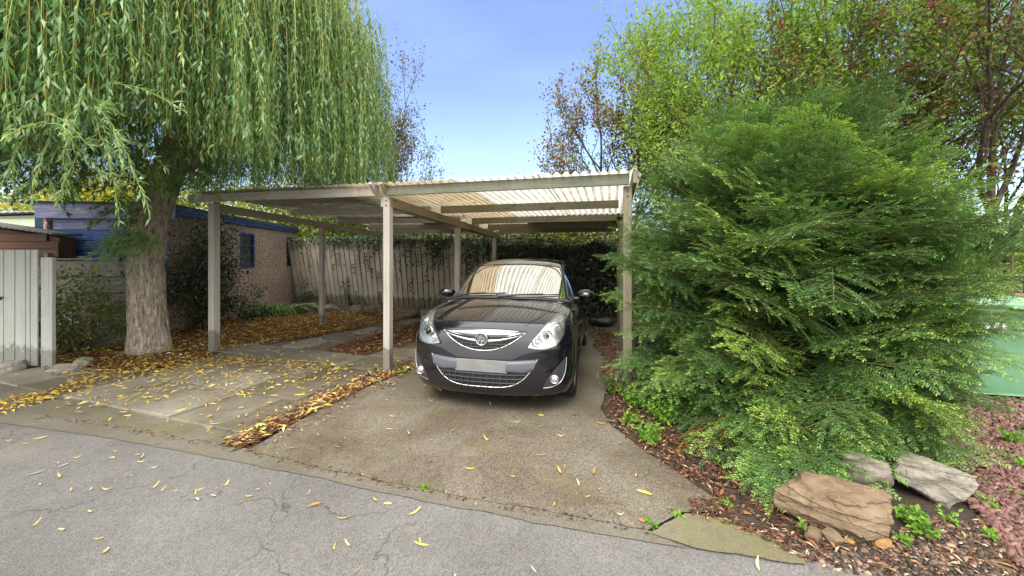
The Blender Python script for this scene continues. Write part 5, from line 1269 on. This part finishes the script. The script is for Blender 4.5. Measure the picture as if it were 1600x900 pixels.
m_inner = plain('dark_interior', (.018, .018, .02), .8, .2)
m_seat = plain('seat_fabric', (.03, .03, .034), .9, .2)
m_plate = plain('blank_number_plate', (.15, .15, .152), .45, .4, var=.12, scale=9)
def glass(name, tint, refl, rough=.02):
    s = NT(name); f = s.n('ShaderNodeFresnel', IOR=1.5); mr = s.n('ShaderNodeMapRange'); s.l(f.outputs[0], mr.inputs[0]); mr.inputs[1].default_value = .04; mr.inputs[2].default_value = .6; mr.inputs[3].default_value = refl; mr.inputs[4].default_value = .9
    t = s.n('ShaderNodeBsdfTransparent', Color=(*tint, 1)); g = s.n('ShaderNodeBsdfGlossy', Roughness=rough, Color=(.95, .97, .96, 1))
    co = s.coord(); v = s.n('ShaderNodeTexVoronoi', Scale=48.0); s.l(co, v.inputs['Vector']); dr = s.ramp(v.outputs['Distance'], [(.10, (1, 1, 1)), (.18, (0, 0, 0))]); s.l(s.bump(dr, .10, .003), g.inputs['Normal'])
    m = s.n('ShaderNodeMixShader'); s.l(mr.outputs[0], m.inputs[0]); s.l(t.outputs[0], m.inputs[1]); s.l(g.outputs[0], m.inputs[2]); return s.done(m.outputs[0])
m_screen = glass('windscreen_glass', (.50, .58, .55), .27)
m_lens = glass('lamp_lens', (.9, .92, .93), .10)
m_side = plain('dark_side_glass', (.012, .014, .016), .04, .7, var=.1)

car = thing('parked_car', 'black five-door hatchback with rain-spotted bonnet and blank number plate, parked under the right carport bay', 'car', (-.11, 4.62, 0), math.atan2(-.974, -.228))
def cr(vals, t):
    vals = np.asarray(vals, float); n = len(vals); i = int(min(n - 2, max(0, math.floor(t)))); f = t - i
    p0, p1, p2, p3 = vals[max(0, i - 1)], vals[i], vals[i + 1], vals[min(n - 1, i + 2)]
    return .5 * ((2 * p1) + (-p0 + p2) * f + (2 * p0 - 5 * p1 + 4 * p2 - p3) * f * f + (-p0 + 3 * p1 - 3 * p2 + p3) * f ** 3)
#        xc    zc     xe    ze    ye    n(plan) pz
ROWA = [(.77, .195, .42, .20, .80, 2.25, 2), (.805, .245, .405, .25, .825, 2.25, 2), (.83, .34, .395, .34, .85, 2.25, 2), (.835, .45, .385, .45, .862, 2.25, 2), (.825, .55, .37, .56, .867, 2.25, 2),
        (.805, .65, .35, .67, .863, 2.4, 2), (.785, .75, .32, .765, .853, 2.3, 2), (.755, .83, .26, .85, .838, 2.2, 2.4), (.66, .895, .15, .905, .818, 2.1, 2.6), (.45, .96, -.02, .945, .803, 2.1, 2.8), (.20, 1.015, -.22, .97, .795, 2.0, 2.8), (-.02, 1.05, -.42, .985, .79, 2.0, 2.8)]
ROWB = [(-.03, 1.045, -.42, 1.0, .735, 2.0, 3), (-.27, 1.20, -.60, 1.15, .69, 2.1, 3), (-.50, 1.33, -.77, 1.285, .642, 2.2, 3), (-.72, 1.425, -.95, 1.38, .59, 2.3, 3), (-1.0, 1.478, -1.2, 1.43, .57, 2.4, 3), (-1.45, 1.497, -1.5, 1.447, .562, 2.4, 3), (-1.95, 1.485, -1.95, 1.435, .552, 2.4, 3), (-2.45, 1.44, -2.4, 1.39, .54, 2.4, 3),
        (-2.78, 1.37, -2.66, 1.32, .535, 2.4, 3), (-2.92, 1.22, -2.74, 1.19, .60, 2.5, 3), (-3.02, 1.02, -2.80, 1.0, .70, 2.5, 3)]
ROWC = [(-3.03, 1.0, -2.72, 1.0, .765, 2.5, 3), (-3.10, .85, -2.72, .85, .81, 2.5, 3), (-3.15, .65, -2.72, .65, .83, 2.5, 3), (-3.17, .5, -2.72, .5, .83, 2.5, 3), (-3.13, .3, -2.72, .3, .81, 2.5, 3), (-3.05, .22, -2.72, .22, .78, 2.5, 3)]
def surf(rows, t, th):
    """t: row position, th: -1..1 across"""
    xc, zc, xe, ze, ye, n, pz = cr(rows, t); a = abs(th) * math.pi / 2; sg = 1 if th >= 0 else -1
    sy = math.sin(a) ** (2 / n) if a > 0 else 0; cx_ = max(0, math.cos(a)) ** (2 / n)
    return (xe + (xc - xe) * cx_, sg * ye * sy, zc + (ze - zc) * sy ** pz)
def patch(rows, t0, t1, nt_, nu, u0=-1, u1=1):
    # denser across near the middle of each half is not needed: even steps in angle
    return np.array([[surf(rows, t0 + (t1 - t0) * i / nt_, u0 + (u1 - u0) * j / nu) for j in range(nu + 1)] for i in range(nt_ + 1)])
ZY = ([.18, .25, .34, .45, .56, .67, .765, .85, .905, .945, .97, 1.02], [.795, .825, .85, .862, .867, .863, .853, .838, .818, .803, .795, .785])
def yside(x, z):
    y = np.interp(z, *ZY)
    if x < -2.2: y *= 1 - .05 * ((-2.2 - x) / .52) ** 2
    for wx in (0.0, -2.511):
        d = math.hypot(x - wx, z - .31); y += .014 * math.exp(-((d - .37) / .05) ** 2)
    y -= .012 * math.exp(-((z - .60) / .03) ** 2) * (1 if -2.2 < x < -.5 else 0)
    return y
SHX = [r_[2] for r_ in ROWA[6:]][::-1]; SHZ = [r_[3] for r_ in ROWA[6:]][::-1]
def ztop(x):
    if x > -.42: return np.interp(x, SHX, SHZ)
    return np.interp(x, [-2.72, -2.4, -1.6, -.42], [1.0, 1.02, 1.01, .985])
def side(sg):
    nx, nz = 150, 44; P = np.zeros((nx + 1, nz + 1, 3))
    for i in range(nx + 1):
        for j in range(nz + 1):
            g = j / nz
            if i == 0:
                z = .2 + (.765 - .2) * g; x = np.interp(z, [r_[3] for r_ in ROWA[:8]], [r_[2] for r_ in ROWA[:8]])
            else:
                x = .345 + (-2.72 - .345) * (i - 1) / (nx - 1); zz = ztop(x); z = .2 + (zz - .2) * g
                if x > .32: z = .2 + (.765 - .2) * g; x = x + np.interp(z, [.2, .765], [.05, -.03])
            P[i, j] = (x, sg * yside(x, z), z)
    RA = .345; keep = []
    for wx in (0.0, -2.511):
        dx = P[:, :, 0] - wx; dz = P[:, :, 2] - .30; d = np.hypot(dx, dz); m = (d < RA) & (d > .12)
        near = m & (d > RA - .055); k = np.where(near, RA / np.maximum(d, 1e-6), 1); P[:, :, 0] = wx + dx * k; P[:, :, 2] = .30 + dz * k
    Q = []
    for i in range(nx):
        for j in range(nz):
            c = P[i:i + 2, j:j + 2].reshape(-1, 3).mean(0)
            if any(math.hypot(c[0] - wx, c[2] - .30) < RA - .004 for wx in (0.0, -2.511)): continue
            q = [i * (nz + 1) + j, (i + 1) * (nz + 1) + j, (i + 1) * (nz + 1) + j + 1, i * (nz + 1) + j + 1]; Q.append(q if sg < 0 else q[::-1])
    return P.reshape(-1, 3), np.array(Q)
def grid_q(P, off, skip=None, flip=False):
    nu, nv = P.shape[:2]; Q = []
    for i in range(nu - 1):
        for j in range(nv - 1):
            if skip and skip(i, j): continue
            q = [i * nv + j, (i + 1) * nv + j, (i + 1) * nv + j + 1, i * nv + j + 1]; Q.append([k + off for k in (q[::-1] if flip else q)])
    return Q
NB, NU = 80, 60
def body():
    V = []; Q = []; n = 0
    def put(P, q):
        nonlocal n
        V.append(np.asarray(P).reshape(-1, 3)); Q.extend([[k + n for k in f] for f in q]); n += len(V[-1])
    A = patch(ROWA, 0, 11, 110, 72); put(A, grid_q(A, 0))
    B = patch(ROWB, 0, 10, NB, NU)
    def skip(i, j): t = 10 * (i + .5) / NB; u = -1 + 2 * (j + .5) / NU; return .12 < t < 2.9 and abs(u) < .80
    put(B, grid_q(B, 0, skip)); C = patch(ROWC, 0, 5, 24, 40); put(C, grid_q(C, 0))
    for sg in (-1, 1):
        P, q = side(sg); put(P, q)
        up = [surf(ROWB, t, sg) for t in np.linspace(0, 10, 61)]
        lo = []
        for p in up:
            x = max(p[0], -2.72); lo.append((x, sg * (yside(x, ztop(x)) - .004), ztop(x) - .002))
        m = 8; P = np.array([[[a[k] + (b[k] - a[k]) * f / m + (sg * .016 * math.sin(math.pi * f / m) if k == 1 else 0) for k in range(3)] for f in range(m + 1)] for a, b in zip(lo, up)])
        put(P, grid_q(P, 0, None, sg < 0))
    V_ = np.concatenate(V); Q_ = np.array(Q)
    # cowl: bonnet end to windscreen base
    me = quads_mesh('body', V_, Q_, smooth=True); o = link('body', me, m_paint, car, False)
    bm = bmesh.new(); bm.from_mesh(me); bmesh.ops.remove_doubles(bm, verts=bm.verts, dist=.0015); bm.to_mesh(me); bm.free()
    for p in me.polygons: p.use_smooth = True
    try: me.set_sharp_from_angle(angle=R(38))
    except Exception: pass
    return BVHTree.FromPolygons([tuple(v) for v in V_], [tuple(q) for q in Q_])
BV = body()
def cast(o, d, off=0.0):
    h = BV.ray_cast(Vector(o), Vector(d).normalized())
    if h[0] is None: return None
    n = h[1]; n = -n if n.dot(Vector(d)) > 0 else n
    return h[0] + n * off
def fcast(y, z, off=0.0, tilt=0.0):
    return cast((1.6, y, z + tilt * 1.6), (-1, 0, -tilt), off)
def resamp(c, n):
    c = np.array(c, float); i = np.linspace(0, len(c) - 1, n); return np.array([cr(c, t) for t in i])
def loft(name, bot, top, m, off=.004, nt_=24, ns=8, sg=1, skirt=.02, parent=None, fn=None):
    a, b = resamp(bot, nt_ + 1), resamp(top, nt_ + 1); P = np.zeros((nt_ + 1, ns + 1, 3)); last = None
    for i in range(nt_ + 1):
        for j in range(ns + 1):
            y, z = a[i] + (b[i] - a[i]) * j / ns; of = off if fn is None else fn(i / nt_, j / ns)
            p = fcast(sg * y, z, of)
            if p is None: p = last if last is not None else Vector((.5, sg * y, z))
            P[i, j] = p; last = p
    bmx = bmesh.new(); g = [[bmx.verts.new(P[i, j]) for j in range(ns + 1)] for i in range(nt_ + 1)]
    for i in range(nt_):
        for j in range(ns):
            try: bmx.faces.new((g[i][j], g[i + 1][j], g[i + 1][j + 1], g[i][j + 1]))
            except Exception: pass
    bmesh.ops.remove_doubles(bmx, verts=bmx.verts, dist=.0006)
    if skirt:
        ed = [e for e in bmx.edges if e.is_boundary]; r_ = bmesh.ops.extrude_edge_only(bmx, edges=ed)
        for v in [v for v in r_['geom'] if isinstance(v, bmesh.types.BMVert)]: v.co.x -= skirt
    bmesh.ops.recalc_face_normals(bmx, faces=bmx.faces)
    o = from_bm(name, bmx, m, parent or car, False, True)
    try: o.data.set_sharp_from_angle(angle=R(45))
    except Exception: pass
    return o
def wire(name, pts, rad, m, parent=None, seg=6, off=.0, d=None, closed=False):
    out = []
    for p in pts:
        q = fcast(p[0], p[1], off) if d is None else cast(p, d, off)
        if q is not None: out.append(q)
    t = Tubes(); t.add(np.array(out), rad, seg); return link(name, t.mesh(name), m, parent or car, False)
# glass
Pw = patch(ROWB, .10, 2.92, 26, 40, -.81, .81); ow = link('windscreen', grid_mesh('windscreen', Pw), m_screen, car, False)
# black seal round the screen and cowl panel
t = Tubes(); ring = [surf(ROWB, .10, u) for u in np.linspace(-.81, .81, 40)] + [surf(ROWB, tt, .81) for tt in np.linspace(.2, 2.8, 20)] + [surf(ROWB, 2.92, u) for u in np.linspace(.81, -.81, 40)] + [surf(ROWB, tt, -.81) for tt in np.linspace(2.8, .2, 20)]
ring.append(ring[0]); t.add(np.array(ring), .007, 5); link('windscreen_seal', t.mesh('windscreen_seal'), m_rubber, car, False)
Pc = []
for u in np.linspace(-.93, .93, 50):
    a = Vector(surf(ROWA, 10.75, u)) + Vector((0, 0, .004)); b = Vector(surf(ROWB, .14, u * .9)) + Vector((.004, 0, .004)); Pc.append([a, (a + b) / 2 + Vector((0, 0, -.008)), b])
link('cowl', grid_mesh('cowl', np.array(Pc)), m_plastic, car, False)
for sg in (-1, 1):
    def sc(x, z): return cast((x, sg * 1.6, z), (0, -sg, 0), .004)
    for poly in ([(-.70, 1.02), (-.78, 1.10), (-1.02, 1.33), (-1.10, 1.37), (-1.50, 1.39), (-1.50, 1.03)], [(-1.56, 1.03), (-1.56, 1.39), (-2.1, 1.375), (-2.38, 1.32), (-2.42, 1.12), (-2.30, 1.04)]):
        xs = [p[0] for p in poly]; zsn = [p[1] for p in poly]; bmx = bmesh.new(); vs = [sc(*p) for p in poly]; f = bmx.faces.new([bmx.verts.new(v + Vector((0, sg * .002, 0))) for v in vs]); bmesh.ops.triangulate(bmx, faces=[f]); bmesh.ops.subdivide_edges(bmx, edges=bmx.edges, cuts=4, use_grid_fill=True)
        for v in bmx.verts:
            q = sc(v.co.x, v.co.z)
            if q is not None: v.co = q
        bmesh.ops.recalc_face_normals(bmx, faces=bmx.faces); from_bm('side_window', bmx, m_side, car, False, True)
    wire('door_seam', [(x, sg * 1.6, z) for x, z in ((-.62, 1.0), (-.58, .8), (-.56, .5), (-.60, .27), (-1.0, .235), (-1.5, .235))], .003, m_inner, d=(0, -sg, 0))
    wire('door_seam', [(x, sg * 1.6, z) for x, z in ((-1.53, 1.02), (-1.53, .8), (-1.53, .5), (-1.52, .25))], .003, m_inner, d=(0, -sg, 0))
    for x in (-1.36, -2.22):
        bmx = bmesh.new(); yy = abs(sc(x, .80).y); bm_box(bmx, (x, sg * (yy + .018), .80), (.17, .03, .03), .01); from_bm('door_handle', bmx, m_paint, car, False)
    # mirror on a short arm
    bmx = bmesh.new(); bmesh.ops.create_uvsphere(bmx, u_segments=24, v_segments=14, radius=1)
    for v in bmx.verts:
        p = v.co; back = p.x < -.25; x = max(p.x, -.30) * .095; v.co = Vector((x, p.y * .115 * (1 - .15 * max(0, sg * p.y)), p.z * .072 * (1 - .2 * sg * p.y * .6)))
    bmesh.ops.translate(bmx, vec=(-.60, sg * .935, 1.045), verts=bmx.verts); mo = from_bm('mirror', bmx, m_paint, car, False, True)
    tb = Tubes(); tb.add(np.array([(-.60, sg * .775, 1.0), (-.60, sg * .83, 1.0), (-.60, sg * .90, 1.02)]), .022, 8); link('mirror_arm', tb.mesh('mirror_arm'), m_plastic, mo, False)
    # headlamp
    bot = [(.440, .668), (.54, .650), (.64, .655), (.715, .69), (.765, .77), (.762, .865), (.735, .915)]; top = [(.440, .672), (.485, .735), (.54, .80), (.595, .86), (.645, .903), (.69, .925), (.735, .916)]
    hl = loft('headlight', bot, top, m_silver, .0055, 30, 12, sg, .03)
    for (y, z, r_, mm) in ((.605, .765, .058, m_chrome), (.53, .715, .040, m_chrome), (.69, .845, .042, m_chrome)):
        c = fcast(sg * y, z, .004); tb = Tubes(); ang = np.linspace(0, 2 * np.pi, 29); tb.add(np.array([(c.x + .010 - (sg * (sg * (y + r_ * math.cos(a)) - c.y)) * .6, sg * (y + r_ * math.cos(a)), z + r_ * math.sin(a)) for a in ang]), .007, 6)
        lo_ = link('lamp_ring', tb.mesh('lamp_ring'), mm, hl, False)
        bmx = bmesh.new(); bmesh.ops.create_uvsphere(bmx, u_segments=16, v_segments=10, radius=r_ * .62); bmesh.ops.scale(bmx, vec=(.45, 1, 1), verts=bmx.verts); bmesh.ops.translate(bmx, vec=(c.x + .006, sg * y, z), verts=bmx.verts); from_bm('bulb_cover', bmx, m_side if r_ > .05 else m_silver, hl, False, True)
    loft('lens', bot, top, m_lens, .024, 30, 12, sg, .026, hl)
    wire('lamp_seal', [(sg * y, z) for y, z in list(resamp(bot, 24)) + list(resamp(top, 24))[::-1]], .0045, m_rubber, hl, 5, .010)
    # bonnet shut line, from grille corner up to the windscreen corner
    wire('bonnet_seam', [(x, sg * y, 2) for x, y in ((.685, .40), (.62, .455), (.5, .525), (.3, .615), (.1, .675), (-.1, .712), (-.28, .73))], .0045, m_inner, d=(0, 0, -1), off=-.001)
    wire('bonnet_crease', [(x, sg * y, 2) for x, y in ((.70, .34), (.5, .43), (.25, .51), (.0, .56))], .005, m_paint, d=(0, 0, -1), off=-.002)
    # fog lamp pocket
    fb = [(.585, .285), (.66, .290), (.735, .325), (.775, .40), (.79, .50)]; ft = [(.585, .292), (.615, .355), (.67, .43), (.735, .50), (.79, .555)]
    fp = loft('fog_light', fb, ft, m_plastic, .003, 18, 8, sg, .015)
    wire('trim', [(sg * y, z) for y, z in list(resamp(fb, 16)) + [(.79, .555)]], .004, m_silver, fp, 6, .006)
    c = fcast(sg * .685, .365, .012); bmx = bmesh.new(); bmesh.ops.create_uvsphere(bmx, u_segments=18, v_segments=10, radius=.034); bmesh.ops.scale(bmx, vec=(.5, 1, 1), verts=bmx.verts); bmesh.ops.translate(bmx, vec=c, verts=bmx.verts); from_bm('lamp', bmx, m_silver, fp, False, True)
    tb = Tubes(); tb.add(np.array([(c.x + .008, c.y + .038 * math.cos(a), c.z + .038 * math.sin(a)) for a in np.linspace(0, 6.2832, 25)]), .006, 6); link('lamp_ring', tb.mesh('lamp_ring'), m_chrome, fp, False)
# grille: chrome bar, dark mesh, chrome lower bar
def sym(f, y1, n=17): return [(y, f(abs(y))) for y in np.linspace(-y1, y1, n)]
gt = lambda y: .818 - .02 * (y / .41) ** 2; gb = lambda y: .632 + .166 * (y / .41) ** 2.2
gr = loft('grille', sym(gb, .41), sym(gt, .41), m_inner, .002, 50, 10, 1, .0)
mid1 = lambda y: gt(y) - .062 * (1 - (y / .41) ** 2) - .004; mid2 = lambda y: gt(y) - .082 * (1 - (y / .41) ** 2) - .006; mid3 = lambda y: gt(y) - .105 * (1 - (y / .42) ** 2) - .009
loft('chrome_bar', sym(mid1, .40), sym(lambda y: gt(y) - .004, .40), m_chrome, .012, 50, 8, 1, .012, gr, lambda a, b: .006 + .012 * math.sin(math.pi * min(1, max(0, b))))
loft('chrome_bar', sym(mid3, .395), sym(mid2, .395), m_chrome, .012, 50, 4, 1, .012, gr, lambda a, b: .008 + .008 * math.sin(math.pi * min(1, max(0, b))))
tb = Tubes()
for z in (.690, .660):
    yy = .41 * ((z - .632) / .166) ** (1 / 2.2) if z > .632 else 0
    tb.add(np.array([fcast(y, z, .008) for y in np.linspace(-yy, yy, 30)]), .0045, 4)
for y in np.linspace(-.30, .30, 13):
    z0, z1 = gb(abs(y)) + .003, mid3(abs(y)) - .004
    if z1 - z0 > .012: tb.add(np.array([fcast(y, z, .007) for z in np.linspace(z0, z1, 5)]), .0045, 4)
link('mesh', tb.mesh('mesh'), m_plastic, gr, False)
wire('surround', sym(lambda y: gb(y) - .002, .412, 41), .0042, m_chrome, gr, 6, .005)
# lower intake
lt = lambda y: .553 + .012 * (y / .535) ** 2; lb = lambda y: .292 + .27 * (min(1, y / .535)) ** 4.2
li = loft('lower_grille', sym(lb, .53, 33), sym(lt, .53, 33), m_inner, .002, 60, 10, 1, .0)
wire('chrome_trim', sym(lambda y: lb(y) - .003, .535, 61), .0045, m_silver, li, 6, .006)
tb = Tubes()
for z in (.415, .375, .335):
    yy = .535 * ((z - .292) / .27) ** (1 / 4.2) - .01; tb.add(np.array([fcast(y, z, .010) for y in np.linspace(-yy, yy, 40)]), .006, 4)
for y in np.linspace(-.45, .45, 15):
    z0, z1 = lb(abs(y)) + .004, .425
    if z1 - z0 > .02: tb.add(np.array([fcast(y, z, .008) for z in np.linspace(z0, z1, 6)]), .007, 4)
link('mesh', tb.mesh('mesh'), m_plastic, li, False)
for sg in (-1, 1):
    loft('insert', [(.245, .435), (.33, .432), (.42, .428), (.495, .455)], [(.245, .542), (.33, .545), (.42, .55), (.522, .556)], m_slat, .01, 20, 8, sg, .02, li, lambda a, b: .004 + .018 * min(1, math.sin(math.pi * min(1, max(0, b))) * 2.2))
# number plate (left blank)
bmx = bmesh.new(); bm_box(bmx, (0, 0, 0), (.012, .52, .116), .004); pc = fcast(0, .487, .022); bmesh.ops.rotate(bmx, cent=(0, 0, 0), matrix=Matrix.Rotation(R(-2), 3, 'Y'), verts=bmx.verts); bmesh.ops.translate(bmx, vec=(pc.x - .0, 0, .487), verts=bmx.verts)
for v in bmx.verts: v.co.x -= .35 * v.co.y ** 2
from_bm('number_plate', bmx, m_plate, car, False)
# badge: chrome ring with a winged-beast mark
bc = fcast(0, .733, .022); tb = Tubes(); tb.add(np.array([(bc.x, .058 * math.cos(a), bc.z + .058 * math.sin(a)) for a in np.linspace(0, 6.2832, 37)]), .008, 8); bd = link('badge', tb.mesh('badge'), m_chrome, car, False)
bmx = bmesh.new(); bmesh.ops.create_circle(bmx, cap_ends=True, segments=32, radius=.056); bmesh.ops.rotate(bmx, cent=(0, 0, 0), matrix=Matrix.Rotation(R(90), 3, 'Y'), verts=bmx.verts); bmesh.ops.translate(bmx, vec=(bc.x - .004, 0, bc.z), verts=bmx.verts); bmesh.ops.recalc_face_normals(bmx, faces=bmx.faces); from_bm('badge_plate', bmx, m_slat, bd, False)
EM = [[(-.046, .020), (-.020, .034), (.004, .046), (.016, .038), (.004, .030), (.024, .022), (.046, .014), (.034, .002), (.044, -.016), (.030, -.026), (.024, -.006), (.010, .004), (-.006, -.008), (-.018, -.030), (-.028, -.044), (-.040, -.028), (-.030, -.006), (-.034, .008)], [(-.004, -.020), (.010, -.014), (.022, -.034), (.006, -.050), (-.010, -.044)]]
bmx = bmesh.new()
for poly in EM:
    f = bmx.faces.new([bmx.verts.new((bc.x + .001, y, bc.z + z)) for y, z in poly]); r_ = bmesh.ops.extrude_face_region(bmx, geom=[f]); bmesh.ops.translate(bmx, vec=(.007, 0, 0), verts=[v for v in r_['geom'] if isinstance(v, bmesh.types.BMVert)])
bmesh.ops.triangulate(bmx, faces=[f for f in bmx.faces if len(f.verts) > 4]); bmesh.ops.recalc_face_normals(bmx, faces=bmx.faces); from_bm('emblem', bmx, m_chrome, bd, False)
# bonnet leading-edge crease and wipers
wire('bonnet_seam', [(.0 + y, .832 - .02 * (y / .41) ** 2) for y in np.linspace(-.43, .43, 41)], .0035, m_inner, off=-.0005)
def scr(u, t, off): 
    p = Vector(surf(ROWB, t, u)); a = Vector(surf(ROWB, t + .05, u)) - p; b = Vector(surf(ROWB, t, u + .02)) - p; n = a.cross(b).normalized(); n = -n if n.z < 0 else n; return p + n * off
for pts in (([-.72, .20], [-.45, .22], [-.2, .27], [.02, .33]), ([-.08, .20], [.2, .22], [.42, .28], [.64, .38])):
    wp = None
    tb = Tubes(); tb.add(np.array([scr(u, tt, .016) for u, tt in resamp(pts, 16)]), .008, 5); wp = link('wiper', tb.mesh('wiper'), m_rubber, car, False)
    tb = Tubes(); a, b = pts[1], pts[0]; tb.add(np.array([scr(pts[0][0] + .02, .02, .02), scr((pts[0][0] + pts[2][0]) / 2, .16, .032), scr(pts[2][0], pts[2][1] + .02, .026)]), [.014, .010, .007], 6); link('wiper_arm', tb.mesh('wiper_arm'), m_plastic, wp, False)
# permit sticker behind the screen
c = scr(.02, .62, -.006); bmx = bmesh.new(); bmesh.ops.create_circle(bmx, cap_ends=True, segments=20, radius=.034); bmesh.ops.scale(bmx, vec=(.8, 1.25, 1), verts=bmx.verts); bmesh.ops.rotate(bmx, cent=(0, 0, 0), matrix=Matrix.Rotation(R(34), 3, 'Y'), verts=bmx.verts); bmesh.ops.translate(bmx, vec=c, verts=bmx.verts); from_bm('permit_sticker', bmx, plain('pale_green_paper', (.45, .62, .42), .7), car, False)
# interior
bmx = bmesh.new(); bm_box(bmx, (-.55, 0, .86), (.55, 1.36, .26), .08); bm_box(bmx, (-1.6, 0, .45), (2.6, 1.4, .3), .05); from_bm('dashboard', bmx, m_inner, car, False)
for sg in (-1, 1):
    bmx = bmesh.new(); bm_box(bmx, (-1.42, sg * .36, .86), (.16, .46, .62), .06, Matrix.Rotation(R(-12), 3, 'Y')); bm_box(bmx, (-1.22, sg * .36, .58), (.5, .46, .16), .05); bm_box(bmx, (-1.50, sg * .36, 1.25), (.10, .25, .17), .04, Matrix.Rotation(R(-8), 3, 'Y')); from_bm('seat', bmx, m_seat, car, False)
bmx = bmesh.new(); bm_box(bmx, (-2.3, 0, .85), (.16, 1.2, .6), .05); from_bm('rear_seat', bmx, m_seat, car, False)
tb = Tubes(); tb.add(np.array([(-.88 + .08 * math.sin(a), -.36 + .18 * math.cos(a), .98 + .165 * math.sin(a)) for a in np.linspace(0, 6.2832, 33)]), .014, 8); link('steering_wheel', tb.mesh('steering_wheel'), m_inner, car, False)
# underside, arch liners, wheels
bmx = bmesh.new(); bm_box(bmx, (-1.255, 0, .36), (1.75, 1.5, .30), .02); bm_box(bmx, (.0, 0, .42), (.9, 1.1, .40), .02); bm_box(bmx, (-2.6, 0, .42), (.9, 1.1, .40), .02); from_bm('underbody', bmx, m_inner, car, False)
for wx in (0.0, -2.511):
    for sg in (-1, 1):
        ang = np.linspace(R(-20), R(200), 30); P = np.array([[(wx + .352 * math.cos(a), sg * y, .30 + .352 * math.sin(a)) for y in (.56, .70, .842)] for a in ang]); link('arch_liner', grid_mesh('arch_liner', P), m_inner, car, False)
        pr = [(.205, .66), (.225, .645), (.285, .64), (.302, .655), (.307, .69), (.307, .79), (.302, .825), (.285, .843), (.225, .838), (.208, .825)]; th = np.linspace(0, 2 * np.pi, 56, endpoint=False)
        P = np.array([[(wx + a * math.cos(t), sg * b, .305 + a * math.sin(t)) for a, b in pr] for t in th]); wh = link('tyre', grid_mesh('tyre', P, closed_u=True), m_rubber, None, False)
        wh.name = 'wheel'; wh.parent = car
        pr = [(.208, .66), (.205, .70), (.20, .80), (.208, .832), (.196, .834), (.185, .80)]; P = np.array([[(wx + a * math.cos(t), sg * b, .305 + a * math.sin(t)) for a, b in pr] for t in th]); link('rim', grid_mesh('rim', P, closed_u=True), m_rim, wh, False)
        bmx = bmesh.new()
        for k in range(7):
            a = k / 7 * 2 * np.pi; bm_box(bmx, (.105, 0, 0), (.18, .012, .042), .004, None)
            vs = bmx.verts[-0:] if False else [v for v in bmx.verts if not v.tag]
            bmesh.ops.rotate(bmx, cent=(0, 0, 0), matrix=Matrix.Rotation(a, 3, 'Y'), verts=vs)
            for v in vs: v.tag = True
        bm_box(bmx, (0, 0, 0), (.07, .02, .07), .01); bmesh.ops.translate(bmx, vec=(wx, sg * .812, .305), verts=bmx.verts); from_bm('spokes', bmx, m_rim, wh, False)
        bmx = bmesh.new(); bmesh.ops.create_circle(bmx, cap_ends=True, segments=32, radius=.2); bmesh.ops.rotate(bmx, cent=(0, 0, 0), matrix=Matrix.Rotation(R(90), 3, 'X'), verts=bmx.verts); bmesh.ops.translate(bmx, vec=(wx, sg * .77, .305), verts=bmx.verts); from_bm('brake_disc', bmx, m_inner, wh, False)
